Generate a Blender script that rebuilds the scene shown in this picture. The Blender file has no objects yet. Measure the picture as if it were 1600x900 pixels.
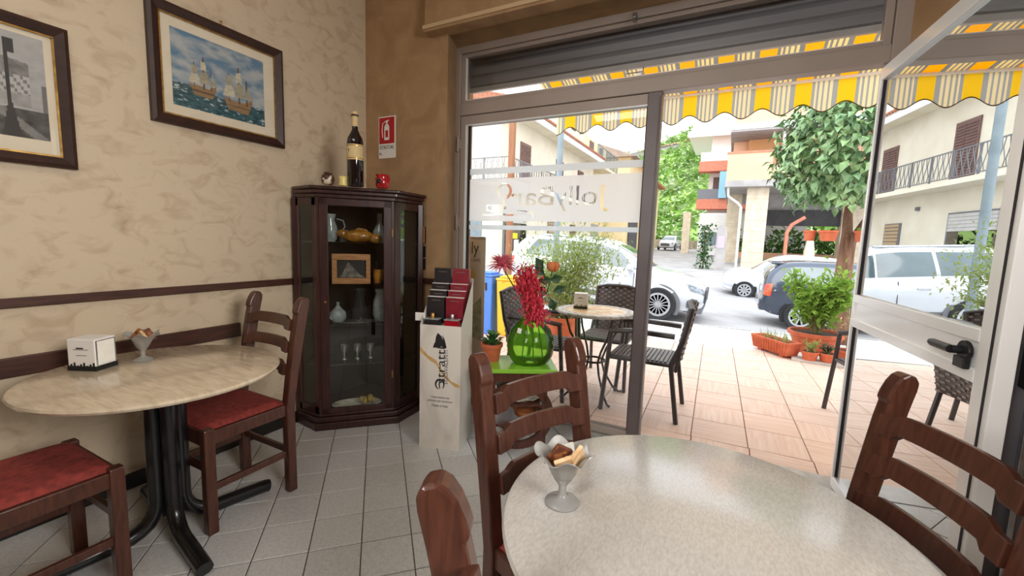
import bpy, bmesh, math, random
from mathutils import Vector, Matrix, Euler, noise as mnoise
from mathutils.geometry import tessellate_polygon
R = math.radians
C = bpy.context.scene.collection
SC = bpy.context.scene
random.seed(7)

# ------------------------------------------------------------------ camera
cam_d = bpy.data.cameras.new('camera'); cam = bpy.data.objects.new('camera', cam_d); C.objects.link(cam)
cam_d.sensor_width = 36; cam_d.sensor_fit = 'HORIZONTAL'; cam_d.lens = 662.39 / 1600 * 36
cam_d.clip_start = .02; cam_d.clip_end = 600
rx_, dn_, fw_ = Vector((.88770757, .45928768, .03209515)), Vector((.08007589, -.08537012, -.99312627)), Vector((-.45339069, .88417576, -.11256157))
cam.matrix_world = Matrix(((rx_[0], -dn_[0], -fw_[0], 0), (rx_[1], -dn_[1], -fw_[1], 0), (rx_[2], -dn_[2], -fw_[2], 1.28), (0, 0, 0, 1)))
SC.camera = cam
SC.view_settings.view_transform = 'Standard'; SC.view_settings.look = 'None'
SC.view_settings.gamma = 1; SC.view_settings.use_curve_mapping = False
SC.view_settings.exposure = 0.0
try: SC.cycles.max_bounces = 10; SC.cycles.transparent_max_bounces = 24; SC.cycles.diffuse_bounces = 5; SC.cycles.glossy_bounces = 4; SC.cycles.caustics_reflective = False; SC.cycles.sample_clamp_indirect = 6
except Exception: pass

# ------------------------------------------------------------------ sky, sun and added interior fill lights
W = bpy.data.worlds.new('overcast_sky'); SC.world = W; W.use_nodes = True
wn = W.node_tree.nodes; wl = W.node_tree.links; bg = wn['Background']
tc = wn.new('ShaderNodeTexCoord'); sx = wn.new('ShaderNodeSeparateXYZ'); cr = wn.new('ShaderNodeValToRGB')
wl.new(tc.outputs['Generated'], sx.inputs[0]); wl.new(sx.outputs['Z'], cr.inputs[0]); wl.new(cr.outputs[0], bg.inputs[0])
cr.color_ramp.elements[0].color = (.93, .95, 1, 1); cr.color_ramp.elements[1].color = (.84, .92, 1, 1)
bg.inputs[1].default_value = 3.0

def area(name, loc, target, sx_, sy_, power, col):
    d = bpy.data.lights.new(name, 'AREA'); d.shape = 'RECTANGLE'; d.size = sx_; d.size_y = sy_; d.energy = power; d.color = col
    o = bpy.data.objects.new(name, d); C.objects.link(o); o.location = loc
    o.rotation_euler = (Vector(target) - Vector(loc)).to_track_quat('-Z', 'Y').to_euler(); return o
sd = bpy.data.lights.new('hazy_sun', 'SUN'); sd.energy = 1.6; sd.angle = R(50); sd.color = (1, .97, .92)
so = bpy.data.objects.new('hazy_sun', sd); C.objects.link(so); so.rotation_euler = (R(38), R(-14), R(20))
area('ceiling_fill_light', (-1.1, .1, 2.98), (-1.1, .9, 0), 1.3, .7, 15, (1, .96, .90))  # added overhead fill to lift the room; no ceiling fitting is modelled
area('side_fill_light', (1.65, .25, 1.95), (-2.5, .85, 1.05), 1.0, 1.0, 30, (1, .97, .93)).data.spread = R(100)  # added fill aimed at the left wall; the right wall has no window
area('rear_fill_light', (-.8, -1.5, 1.9), (.75, 2.3, 1.1), .8, 1.2, 17, (1, .98, .96)).data.spread = R(80)  # added fill to brighten the open door leaf; the back wall is solid

# ------------------------------------------------------------------ helpers
def S(r, g, b):
    f = lambda c: (c / 255 / 12.92) if c <= 10.3 else ((c / 255 + .055) / 1.055) ** 2.4
    return (f(r), f(g), f(b), 1)
def mat(name, base, rough=.6, metal=0, c2=None, scale=6, stretch=(1, 1, 1), detail=5, dist=0, lo=.35, hi=.65, bump=0, bscale=None, rand=0, trans=0, coat=0, spec=.5, emit=None, gen=False):
    m = bpy.data.materials.new(name); m.use_nodes = True; n = m.node_tree.nodes; l = m.node_tree.links; b = n['Principled BSDF']
    b.inputs['Base Color'].default_value = base; b.inputs['Roughness'].default_value = rough; b.inputs['Metallic'].default_value = metal
    b.inputs['Specular IOR Level'].default_value = spec
    if coat: b.inputs['Coat Weight'].default_value = coat; b.inputs['Coat Roughness'].default_value = .08
    if trans: b.inputs['Transmission Weight'].default_value = trans
    out = None
    t = n.new('ShaderNodeTexCoord'); mp = n.new('ShaderNodeMapping'); mp.inputs['Scale'].default_value = stretch
    src = t.outputs['Object']
    if rand:
        oi = n.new('ShaderNodeObjectInfo'); va = n.new('ShaderNodeVectorMath'); va.operation = 'ADD'
        cx = n.new('ShaderNodeCombineXYZ'); mu = n.new('ShaderNodeMath'); mu.operation = 'MULTIPLY'; mu.inputs[1].default_value = 37
        l.new(oi.outputs['Random'], mu.inputs[0]); l.new(mu.outputs[0], cx.inputs[0]); l.new(mu.outputs[0], cx.inputs[2])
        l.new(src, va.inputs[0]); l.new(cx.outputs[0], va.inputs[1]); src = va.outputs[0]
    l.new(src, mp.inputs[0])
    col = None
    if c2:
        nz = n.new('ShaderNodeTexNoise'); nz.inputs['Scale'].default_value = scale; nz.inputs['Detail'].default_value = detail; nz.inputs['Distortion'].default_value = dist
        l.new(mp.outputs[0], nz.inputs[0])
        rp = n.new('ShaderNodeValToRGB'); rp.color_ramp.elements[0].position = lo; rp.color_ramp.elements[1].position = hi
        rp.color_ramp.elements[0].color = base; rp.color_ramp.elements[1].color = c2
        l.new(nz.outputs['Fac'], rp.inputs[0]); col = rp.outputs[0]
    if rand:
        hs = n.new('ShaderNodeHueSaturation'); mr = n.new('ShaderNodeMapRange'); mr.inputs['To Min'].default_value = 1 - rand; mr.inputs['To Max'].default_value = 1 + rand
        l.new(oi.outputs['Random'], mr.inputs[0]); l.new(mr.outputs[0], hs.inputs['Value'])
        if col: l.new(col, hs.inputs['Color'])
        else: hs.inputs['Color'].default_value = base
        col = hs.outputs[0]
    if col: l.new(col, b.inputs['Base Color'])
    if bump:
        nb = n.new('ShaderNodeTexNoise'); nb.inputs['Scale'].default_value = bscale or scale; nb.inputs['Detail'].default_value = 4; l.new(mp.outputs[0], nb.inputs[0])
        bp = n.new('ShaderNodeBump'); bp.inputs['Strength'].default_value = bump; bp.inputs['Distance'].default_value = .01
        l.new(nb.outputs['Fac'], bp.inputs['Height']); l.new(bp.outputs[0], b.inputs['Normal'])
    return m
def glass(name, refl=.06, tint=(1, 1, 1, 1), rough=0.0, ior=1.45):
    m = bpy.data.materials.new(name); m.use_nodes = True; n = m.node_tree.nodes; l = m.node_tree.links; n.remove(n['Principled BSDF'])
    o = n['Material Output']; tr = n.new('ShaderNodeBsdfTransparent'); tr.inputs[0].default_value = tint
    gl = n.new('ShaderNodeBsdfGlossy'); gl.inputs['Roughness'].default_value = rough; gl.inputs[0].default_value = (.95, .97, .97, 1)
    mx = n.new('ShaderNodeMixShader')
    if refl: mx.inputs[0].default_value = refl
    else:
        fr = n.new('ShaderNodeFresnel'); fr.inputs[0].default_value = ior; l.new(fr.outputs[0], mx.inputs[0])
    l.new(tr.outputs[0], mx.inputs[1]); l.new(gl.outputs[0], mx.inputs[2]); l.new(mx.outputs[0], o.inputs[0]); return m
def thin(name, col, transl=.4, see=0.0, rough=.8):
    m = bpy.data.materials.new(name); m.use_nodes = True; n = m.node_tree.nodes; l = m.node_tree.links; n.remove(n['Principled BSDF'])
    o = n['Material Output']; d = n.new('ShaderNodeBsdfDiffuse'); d.inputs[0].default_value = col; t = n.new('ShaderNodeBsdfTranslucent'); t.inputs[0].default_value = col
    mx = n.new('ShaderNodeMixShader'); mx.inputs[0].default_value = transl; l.new(d.outputs[0], mx.inputs[1]); l.new(t.outputs[0], mx.inputs[2]); last = mx
    if see:
        tr = n.new('ShaderNodeBsdfTransparent'); m2 = n.new('ShaderNodeMixShader'); m2.inputs[0].default_value = see
        l.new(mx.outputs[0], m2.inputs[1]); l.new(tr.outputs[0], m2.inputs[2]); last = m2
    l.new(last.outputs[0], o.inputs[0]); return m
def vcol(name, rough=.5):
    m = bpy.data.materials.new(name); m.use_nodes = True; n = m.node_tree.nodes; l = m.node_tree.links; b = n['Principled BSDF']
    a = n.new('ShaderNodeAttribute'); a.attribute_name = 'print'; l.new(a.outputs['Color'], b.inputs['Base Color']); b.inputs['Roughness'].default_value = rough; return m

class MB:
    def __init__(s): s.v = []; s.f = []; s.mi = []; s.cur = 0; s.cols = None
    def add(s, vs, fs, M=None):
        o = len(s.v); s.v += [tuple(M @ Vector(p)) if M else tuple(p) for p in vs]
        s.f += [tuple(i + o for i in f) for f in fs]; s.mi += [s.cur] * len(fs); return s
    def box(s, x0, x1, y0, y1, z0, z1, M=None):
        return s.add([(x0, y0, z0), (x1, y0, z0), (x1, y1, z0), (x0, y1, z0), (x0, y0, z1), (x1, y0, z1), (x1, y1, z1), (x0, y1, z1)],
                     [(3, 2, 1, 0), (4, 5, 6, 7), (0, 1, 5, 4), (1, 2, 6, 5), (2, 3, 7, 6), (3, 0, 4, 7)], M)
    def prism(s, pts, a, b, axis='z', M=None):
        n = len(pts)
        def P(p, t): return {'z': (p[0], p[1], t), 'y': (p[0], t, p[1]), 'x': (t, p[0], p[1])}[axis]
        return s.add([P(p, a) for p in pts] + [P(p, b) for p in pts], [tuple(range(n))[::-1], tuple(range(n, 2 * n))] + [(i, (i + 1) % n, n + (i + 1) % n, n + i) for i in range(n)], M)
    def tube(s, pts, r, n=8, M=None, cap=True, taper=None):
        pts = [Vector(p) for p in pts]; k = len(pts); vs = []; up = None
        for i, p in enumerate(pts):
            d = (pts[min(i + 1, k - 1)] - pts[max(i - 1, 0)]).normalized()
            if up is None: up = d.orthogonal().normalized()
            up = (up - d * up.dot(d)).normalized(); w = d.cross(up)
            rr = r if taper is None else r * (1 + (taper - 1) * i / (k - 1))
            vs += [p + (up * math.cos(2 * math.pi * j / n) + w * math.sin(2 * math.pi * j / n)) * rr for j in range(n)]
        fs = [(i * n + j, i * n + (j + 1) % n, (i + 1) * n + (j + 1) % n, (i + 1) * n + j) for i in range(k - 1) for j in range(n)]
        if cap: fs += [tuple(range(n))[::-1], tuple(range((k - 1) * n, k * n))]
        return s.add(vs, fs, M)
    def lathe(s, prof, n=24, c=(0, 0, 0), M=None, wob=None, cap=True):
        vs = []; k = len(prof)
        for i, (r, z) in enumerate(prof):
            for j in range(n):
                a = 2 * math.pi * j / n; rr, zz = (r, z) if wob is None else wob(r, z, a)
                vs.append((c[0] + rr * math.cos(a), c[1] + rr * math.sin(a), c[2] + zz))
        fs = [(i * n + j, i * n + (j + 1) % n, (i + 1) * n + (j + 1) % n, (i + 1) * n + j) for i in range(k - 1) for j in range(n)]
        if cap and prof[0][0] > 1e-5 and wob is None: fs.append(tuple(range(n))[::-1])
        if cap and prof[-1][0] > 1e-5 and wob is None: fs.append(tuple(range((k - 1) * n, k * n)))
        return s.add(vs, fs, M)
    def leaf(s, p, d, u, L, Wd, bend=.15):
        p = Vector(p); d = Vector(d).normalized(); u = Vector(u); w = d.cross(u)
        if w.length < 1e-4: w = d.orthogonal()
        w.normalize(); u = w.cross(d)
        m = p + d * L * .5 + u * L * bend * .4; t = p + d * L - u * L * bend
        return s.add([p, m + w * Wd * .5 + u * Wd * .18, t, m - w * Wd * .5 + u * Wd * .18, m], [(0, 1, 4), (1, 2, 4), (2, 3, 4), (3, 0, 4)])
    def ball(s, c, r, n=10, k=6, sc=(1, 1, 1)):
        prof = [(max(1e-6, math.sin(math.pi * i / k)), -math.cos(math.pi * i / k)) for i in range(k + 1)]
        vs = []
        for (q, z) in prof:
            vs += [(c[0] + r * sc[0] * q * math.cos(2 * math.pi * j / n), c[1] + r * sc[1] * q * math.sin(2 * math.pi * j / n), c[2] + r * sc[2] * z) for j in range(n)]
        return s.add(vs, [(i * n + j, i * n + (j + 1) % n, (i + 1) * n + (j + 1) % n, (i + 1) * n + j) for i in range(k) for j in range(n)])
    def grid(s, nx, ny, fn):
        vs = [fn(i / nx, j / ny) for j in range(ny + 1) for i in range(nx + 1)]
        return s.add(vs, [(j * (nx + 1) + i, j * (nx + 1) + i + 1, (j + 1) * (nx + 1) + i + 1, (j + 1) * (nx + 1) + i) for j in range(ny) for i in range(nx)])
    def mesh(s, name, mats, smooth=None):
        me = bpy.data.meshes.new(name); me.from_pydata(s.v, [], s.f)
        for m in (mats if isinstance(mats, (list, tuple)) else [mats]): me.materials.append(m)
        me.polygons.foreach_set('material_index', s.mi)
        if s.cols:
            at = me.color_attributes.new('print', 'FLOAT_COLOR', 'CORNER'); buf = []
            for p in me.polygons: buf += list(s.cols[p.index]) * p.loop_total
            at.data.foreach_set('color', buf)
        if smooth:
            me.shade_smooth(); me.set_sharp_from_angle(angle=R(smooth))
        me.update(); return me
    def build(s, name, mats, parent=None, smooth=None, bevel=0, loc=None, rotz=None):
        o = bpy.data.objects.new(name, s.mesh(name, mats, smooth)); C.objects.link(o)
        if parent: o.parent = parent
        if loc: o.location = loc
        if rotz is not None: o.rotation_euler = (0, 0, rotz)
        if bevel:
            bv = o.modifiers.new('edge', 'BEVEL'); bv.width = bevel; bv.segments = 2; bv.limit_method = 'ANGLE'; bv.angle_limit = R(40)
        return o
def tag(o, label=None, cat=None, group=None, kind=None):
    if label: o['label'] = label
    if cat: o['category'] = cat
    if group: o['group'] = group
    if kind: o['kind'] = kind
    return o
def thing(name, label, cat, loc=(0, 0, 0), rotz=0, group=None):
    o = bpy.data.objects.new(name, None); C.objects.link(o); o.empty_display_size = .1
    o.location = loc; o.rotation_euler = (0, 0, rotz); return tag(o, label, cat, group)
def inst(name, mesh, parent, loc=(0, 0, 0), rot=(0, 0, 0), scale=(1, 1, 1)):
    o = bpy.data.objects.new(name, mesh); C.objects.link(o); o.parent = parent; o.location = loc; o.rotation_euler = rot; o.scale = scale; return o
def struct(name, loc=(0, 0, 0), rotz=0):
    o = bpy.data.objects.new(name, None); C.objects.link(o); o.location = loc; o.rotation_euler = (0, 0, rotz); o['kind'] = 'structure'; return o
def sbuild(mb, name, m, **k):
    o = mb.build(name, m, **k); o['kind'] = 'structure'; return o
def dup(root, loc, rotz, label, group=None):
    r = root.copy(); C.objects.link(r); r.location = loc; r.rotation_euler = (0, 0, rotz); r['label'] = label
    if group: r['group'] = group
    for ch in list(root.children):
        c = ch.copy(); C.objects.link(c); c.parent = r
        for g in list(ch.children):
            d = g.copy(); C.objects.link(d); d.parent = c
    return r
def text(name, body, size, m, parent, loc, rot, ext=.0004, align='CENTER', sc=(1, 1, 1)):
    cu = bpy.data.curves.new(name, 'FONT'); cu.body = body; cu.size = size; cu.extrude = ext; cu.align_x = align; cu.align_y = 'CENTER'
    o = bpy.data.objects.new(name, cu); C.objects.link(o); bpy.context.view_layer.update()
    me = bpy.data.meshes.new_from_object(o.evaluated_get(bpy.context.evaluated_depsgraph_get())); bpy.data.objects.remove(o); me.materials.clear(); me.materials.append(m)
    o = bpy.data.objects.new(name, me); C.objects.link(o); o.parent = parent; o.location = loc; o.rotation_euler = rot; o.scale = sc; return o
def clip(poly, x0, x1, y0, y1):
    for ax, lim, sg in ((0, x0, 1), (0, x1, -1), (1, y0, 1), (1, y1, -1)):
        out = []
        for i in range(len(poly)):
            a, b = poly[i], poly[(i + 1) % len(poly)]; da, db = sg * (a[ax] - lim), sg * (b[ax] - lim)
            if da >= 0: out.append(a)
            if (da >= 0) != (db >= 0):
                t = da / (da - db); out.append((a[0] + t * (b[0] - a[0]), a[1] + t * (b[1] - a[1])))
        poly = out
        if len(poly) < 3: return []
    return poly
def inpoly(x, y, p):
    c = False; j = len(p) - 1
    for i in range(len(p)):
        if (p[i][1] > y) != (p[j][1] > y) and x < (p[j][0] - p[i][0]) * (y - p[i][1]) / (p[j][1] - p[i][1]) + p[i][0]: c = not c
        j = i
    return c
def parea(p): return abs(sum(p[i][0] * p[(i + 1) % len(p)][1] - p[(i + 1) % len(p)][0] * p[i][1] for i in range(len(p)))) / 2

# ------------------------------------------------------------------ materials
M_plaster = mat('venetian_plaster', S(204, 186, 160), .5, c2=S(170, 146, 118), scale=9, stretch=(1, .9, 1.3), detail=14, dist=1.2, lo=.49, hi=.82, bump=.12, bscale=16, spec=.3)
M_plaster2 = mat('ochre_plaster', S(178, 146, 110), .6, c2=S(162, 130, 96), scale=5, detail=6, dist=1, bump=.1, bscale=20, spec=.2)
M_ceil = mat('ceiling_paint', S(225, 214, 196), .8, c2=S(218, 206, 188), scale=2)
M_tile = mat('stoneware_tile', S(214, 214, 212), .36, c2=S(196, 196, 193), scale=90, detail=3, lo=.35, hi=.7, rand=.05, bump=.05, bscale=80)
M_grout = mat('dark_grout', S(62, 58, 54), .9, c2=S(48, 45, 42), scale=30)
M_wood = mat('red_brown_wood', S(88, 50, 36), .32, c2=S(56, 29, 21), scale=14, stretch=(6, 6, .8), detail=6, dist=.6, lo=.3, hi=.75, rand=.05, coat=.15)
M_woodd = mat('dark_trim_wood', S(78, 44, 32), .4, c2=S(54, 29, 22), scale=10, stretch=(8, .8, 8), detail=5)
M_cab = mat('mahogany_cabinet', S(66, 36, 32), .32, c2=S(46, 23, 21), scale=8, stretch=(6, 6, .7), detail=5, coat=.25)
M_cabin = mat('cabinet_interior', S(34, 27, 25), .6, c2=S(34, 26, 24), scale=5)
M_frame = mat('picture_frame_wood', S(58, 32, 23), .5, c2=S(44, 24, 17), scale=20)
M_mount = mat('cream_mount', S(232, 220, 196), .8, c2=S(226, 213, 188), scale=8)
M_gold = mat('gilt', S(200, 160, 90), .35, .8, c2=S(160, 120, 60), scale=30)
M_velvet = mat('red_velvet', S(150, 58, 50), .85, c2=S(118, 43, 38), scale=40, detail=4, rand=.05, bump=.1, bscale=150)
M_marble = mat('beige_marble', S(214, 198, 174), .16, c2=S(188, 170, 144), scale=12, stretch=(1, 5, 1), detail=12, dist=.4, lo=.36, hi=.74, coat=.4)
M_marble2 = mat('grey_beige_marble', S(194, 190, 183), .2, c2=S(178, 174, 167), scale=130, stretch=(1.6, .6, 1), detail=9, dist=.2, lo=.36, hi=.68, coat=.12)
M_black = mat('black_metal', S(24, 24, 25), .3, c2=S(18, 18, 19), scale=20, coat=.3)
M_blackm = mat('black_plastic', S(26, 26, 28), .5, c2=S(20, 20, 22), scale=20)
M_alu = mat('beige_aluminium', S(176, 162, 152), .42, c2=S(168, 154, 144), scale=3, stretch=(1, 1, .2))
M_aluw = mat('white_aluminium', S(246, 246, 243), .28, c2=S(241, 241, 238), scale=3, coat=.5)
M_alud = mat('dark_mullion', S(108, 96, 96), .4, c2=S(96, 86, 86), scale=4)
M_gasket = mat('rubber_gasket', S(40, 34, 40), .7, c2=S(32, 28, 32), scale=10)
M_pane = glass('window_pane_glass', 0, ior=1.45)
M_mirror = glass('reflective_door_glass', .80, tint=(.45, .45, .45, 1))
M_cabglass = glass('cabinet_glass', .05, tint=(.93, .95, .94, 1))
M_film = thin('frosted_film', (.86, .92, .97, 1), .88, see=.05)
M_shutter = mat('grey_shutter_steel', S(150, 150, 153), .42, 0, c2=S(136, 136, 140), scale=4, stretch=(.3, 1, 8))
M_shutlight = mat('pale_shutter_bar', S(196, 194, 190), .4, c2=S(184, 182, 178), scale=5)
M_white = mat('white_paint', S(238, 236, 232), .5, c2=S(232, 230, 226), scale=5)
M_paper = mat('napkin_paper', S(245, 243, 236), .9, c2=S(238, 235, 226), scale=40)
M_steel = mat('brushed_steel', S(190, 190, 192), .25, .9, c2=S(170, 170, 173), scale=30)
M_frost = mat('frosted_dish_glass', S(240, 238, 228), .22, trans=.35, c2=S(232, 230, 220), scale=9, spec=.6)
def dishglass():
    m = thin('frosted_dish_glass_thin', (.93, .92, .88, 1), .55, see=.42); n = m.node_tree.nodes; l = m.node_tree.links; o = n['Material Output']; last = o.inputs[0].links[0].from_socket
    g = n.new('ShaderNodeBsdfGlossy'); g.inputs['Roughness'].default_value = .12; f = n.new('ShaderNodeFresnel'); f.inputs[0].default_value = 1.5; mx = n.new('ShaderNodeMixShader')
    l.new(f.outputs[0], mx.inputs[0]); l.new(last, mx.inputs[1]); l.new(g.outputs[0], mx.inputs[2]); l.new(mx.outputs[0], o.inputs[0]); return m
M_dish = dishglass()
M_sugar = mat('sugar_packet_brown', S(150, 92, 50), .7, c2=S(96, 50, 28), scale=50, lo=.45, hi=.5, rand=.1)
M_sugar2 = mat('sugar_packet_cream', S(216, 186, 146), .7, c2=S(188, 148, 104), scale=40, rand=.1)
M_terra = mat('terracotta', S(200, 106, 70), .8, c2=S(180, 88, 56), scale=12)
M_soil = mat('potting_soil', S(66, 48, 36), .95, c2=S(46, 34, 26), scale=40)
M_greenwood = mat('lime_green_paint', S(140, 196, 60), .3, c2=S(128, 186, 52), scale=6, coat=.3)
M_greenglass = None

# ------------------------------------------------------------------ interior shell
XL, YW, YF = -2.55, 2.45, 2.75          # left wall, inner face of the front wall, plane of the shopfront frame
XR, YB, ZC = 1.75, -1.6, 3.05
b = MB(); b.box(XL - .25, XL, YB, YW + .45, -.1, ZC + .1); sbuild(b, 'wall_left', M_plaster)
b = MB(); b.box(XL - .25, XR + .25, YB - .2, YB, -.1, ZC + .1); sbuild(b, 'wall_back', M_plaster2)
b = MB(); b.box(XR, XR + .25, YB, YW + .45, -.1, ZC + .1); sbuild(b, 'wall_right', M_plaster2)
b = MB(); b.box(XL - .25, XR + .25, YB - .2, YW + .45, ZC, ZC + .15); sbuild(b, 'ceiling', M_ceil)
b = MB()
b.prism([(XL, YW), (-1.795, YW), (-1.90, YF - .05), (-1.90, 2.93), (XL, 2.93)], -.1, ZC)       # pier left of the shopfront, splayed reveal
b.prism([(XR, YW), (.80, YW), (.66, YF - .05), (.66, 2.93), (XR, 2.93)], -.1, ZC)
b.box(-1.92, .70, YW, 2.93, 2.66, ZC)
sbuild(b, 'wall_front', M_plaster2)
b = MB(); b.box(-1.925, 1.6, YW - .085, YW + .02, 2.63, ZC); b.build('boxed_lintel', M_plaster2)['kind'] = 'structure'
b = MB(); b.box(-1.935, 1.6, YW - .097, YW - .083, 2.645, 2.668); sbuild(b, 'trim_1', mat('lintel_bead', S(205, 178, 140), .5))
b = MB(); b.box(XL, XL + .02, YB, YW, .945, .985); sbuild(b, 'trim_2', M_woodd, bevel=.004)
b = MB(); b.box(XL, -1.80, YW - .02, YW, .945, .985); sbuild(b, 'trim_3', M_woodd, bevel=.004)
b = MB(); b.box(XL, XL + .022, YB, 1.455, .665, .745); sbuild(b, 'trim_4', M_woodd, bevel=.004)
M_bb = mat('black_skirting', S(30, 27, 26), .35, c2=S(22, 20, 19), scale=8)
b = MB(); b.box(XL, XL + .012, YB, YW, 0, .075); sbuild(b, 'baseboard_left', M_bb)
b = MB(); b.box(XL, -1.80, YW - .012, YW, 0, .075); sbuild(b, 'baseboard_front', M_bb)
# floor: grout bed and single stoneware tiles laid on the diagonal
fl = struct('floor')
b = MB(); b.box(XL, XR, YB, 2.69, -.09, -.004); b.build('grout_bed', M_grout, fl)
tm = MB(); h = .1; e = .0022
tm.add([(-h + .003, -h + .003, 0), (h - .003, -h + .003, 0), (h - .003, h - .003, 0), (-h + .003, h - .003, 0), (-h, -h, -e), (h, -h, -e), (h, h, -e), (-h, h, -e), (-h, -h, -.012), (h, -h, -.012), (h, h, -.012), (-h, h, -.012)],
       [(0, 1, 2, 3)] + [(4 + i, 4 + (i + 1) % 4, (i + 1) % 4, i) for i in range(4)] + [(8 + i, 8 + (i + 1) % 4, 4 + (i + 1) % 4, 4 + i) for i in range(4)])
tmesh = tm.mesh('tile', M_tile)
th = R(44.7); u = (math.cos(th), math.sin(th)); w = (-math.sin(th), math.cos(th)); pit = .204
cells = []
for i in range(-26, 27):
    for j in range(-26, 27):
        cx = -1.4257 + (i + .5) * pit * u[0] + (j + .5) * pit * w[0]; cy = 1.0478 + (i + .5) * pit * u[1] + (j + .5) * pit * w[1]
        sq = [(cx + a * h * u[0] + c * h * w[0], cy + a * h * u[1] + c * h * w[1]) for a, c in ((-1, -1), (1, -1), (1, 1), (-1, 1))]
        p = clip(sq, XL + .013, XR, YB, 2.685)
        if p and parea(p) > .0008: cells.append((math.hypot(cx + .9, cy - 1.4), cx, cy, p, parea(p) > .0399))
cells.sort(); rest = MB()
for k, (d_, cx, cy, p, full) in enumerate(cells):
    if k < 280:
        if full: inst('tile', tmesh, fl, (cx, cy, 0), (0, 0, th))
        else:
            q = MB(); q.prism([(a - cx, c - cy) for a, c in p], -.012, 0); q.build('tile', M_tile, fl, loc=(cx, cy, 0))
    else: rest.prism(p, -.012, 0)
rest.build('tiles_behind', M_tile, fl)['kind'] = 'stuff'
b = MB(); b.box(-1.9, .66, 2.69, 2.86, -.09, .004); sbuild(b, 'trim_5', mat('marble_threshold', S(206, 204, 200), .3, c2=S(186, 184, 180), scale=14))

# ------------------------------------------------------------------ shopfront
fr = struct('window_1')       # outer frame and transom
b = MB()
b.box(-1.915, -1.868, YF - .05, YF + .03, 0, 2.66); b.box(.597, .665, YF - .05, YF + .03, 0, 2.66)
b.box(-1.868, .597, YF - .05, YF + .03, 2.612, 2.66)
b.build('outer_frame', M_alu, fr, bevel=.004)
b = MB(); b.box(-1.868, .597, YF - .05, YF + .03, 2.178, 2.262); b.build('transom_bar', M_alu, fr, bevel=.004)
b = MB()
b.box(-1.868, -1.822, YF - .035, YF + .02, 2.264, 2.610); b.box(.56, .595, YF - .035, YF + .02, 2.264, 2.610)
b.box(-1.822, .56, YF - .035, YF + .02, 2.264, 2.288); b.box(-1.822, .56, YF - .035, YF + .02, 2.585, 2.610)
b.build('transom_sash', M_alu, fr, bevel=.004)
b = MB(); b.box(-1.824, .562, YF - .004, YF + .004, 2.286, 2.587); b.build('glass_pane', M_pane, fr)
b = MB(); b.box(-1.826, -1.820, YF - .037, YF - .02, 2.29, 2.58); b.box(-1.82, .56, YF - .037, YF - .02, 2.284, 2.288); b.build('glazing_bead', M_aluw, fr)
b = MB(); b.box(-.632, -.606, YF - .075, YF - .045, 2.612, 2.632); b.tube([(-.619, YF - .08, 2.622), (-.619, YF - .08, 2.575)], .008); b.box(-.628, -.610, YF - .09, YF - .07, 2.60, 2.625)
b.build('fanlight_catch', M_steel, fr, bevel=.002)

lf = struct('door_2')         # closed glazed leaf
b = MB(); b.box(-1.864, -1.812, YF - .04, YF + .03, .02, 2.175); b.build('hinge_stile', M_alu, lf, bevel=.004)
b = MB(); b.box(-.517, -.437, YF - .045, YF + .03, .005, 2.178); b.box(-.449, -.441, YF - .052, YF - .045, .03, 2.15); b.build('meeting_stile', M_alud, lf, bevel=.004)
b = MB(); b.box(-1.812, -.517, YF - .04, YF + .03, 2.110, 2.175); b.build('top_rail', M_alu, lf, bevel=.004)
b = MB(); b.box(-1.812, -.517, YF - .04, YF + .03, .012, .062); b.build('bottom_rail', M_alu, lf, bevel=.004)
b = MB(); b.box(-1.814, -.515, YF - .004, YF + .004, .06, 2.112); b.build('glass_pane', M_pane, lf)
b = MB(); b.box(-1.815, -1.808, YF - .043, YF - .02, .062, 2.11); b.box(-1.81, -.517, YF - .043, YF - .02, 2.105, 2.111); b.build('glazing_bead', M_aluw, lf)
b = MB(); b.box(-1.808, -1.80, YF - .01, YF + .012, .062, 2.11); b.box(-.527, -.518, YF - .01, YF + .012, .062, 2.11); b.build('gasket', M_gasket, lf)
for z in (1.975, 1.40):
    b = MB(); b.tube([(-1.872, YF - .058, z - .055), (-1.872, YF - .058, z + .055)], .009); b.box(-1.885, -1.855, YF - .056, YF - .04, z - .035, z + .035)
    b.build('hinge', M_alu, lf, bevel=.002)
# frosted film with letters cut clear (they read from the street, so mirrored from inside)
def glyph_loops(body, size):
    cu = bpy.data.curves.new('glyph', 'FONT'); cu.body = body; cu.size = size; cu.fill_mode = 'NONE'; cu.resolution_u = 4; cu.offset = .012
    o = bpy.data.objects.new('glyph', cu); C.objects.link(o); bpy.context.view_layer.update()
    me = bpy.data.meshes.new_from_object(o.evaluated_get(bpy.context.evaluated_depsgraph_get()))
    adj = {}
    for e_ in me.edges: a, c = e_.vertices; adj.setdefault(a, []).append(c); adj.setdefault(c, []).append(a)
    seen = set(); loops = []
    for s0 in list(adj):
        if s0 in seen: continue
        lp = [s0]; seen.add(s0); cur = s0
        while True:
            nx = [q for q in adj[cur] if q not in seen]
            if not nx: break
            cur = nx[0]; seen.add(cur); lp.append(cur)
        loops.append([(me.vertices[i].co.x, me.vertices[i].co.y) for i in lp])
    bpy.data.objects.remove(o); return loops
def stroke(pts, wd):
    L, Rr = [], []
    for i, p in enumerate(pts):
        a, c = pts[max(0, i - 1)], pts[min(len(pts) - 1, i + 1)]; dx, dy = c[0] - a[0], c[1] - a[1]; q = math.hypot(dx, dy) or 1
        ww = wd * (.35 + .65 * math.sin(math.pi * (i + .5) / len(pts))); L.append((p[0] - dy / q * ww, p[1] + dx / q * ww)); Rr.append((p[0] + dy / q * ww, p[1] - dx / q * ww))
    return L + Rr[::-1]
polys = [[(-1.805, 1.414), (-.528, 1.414), (-.528, 1.722), (-1.805, 1.722)]]
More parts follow.
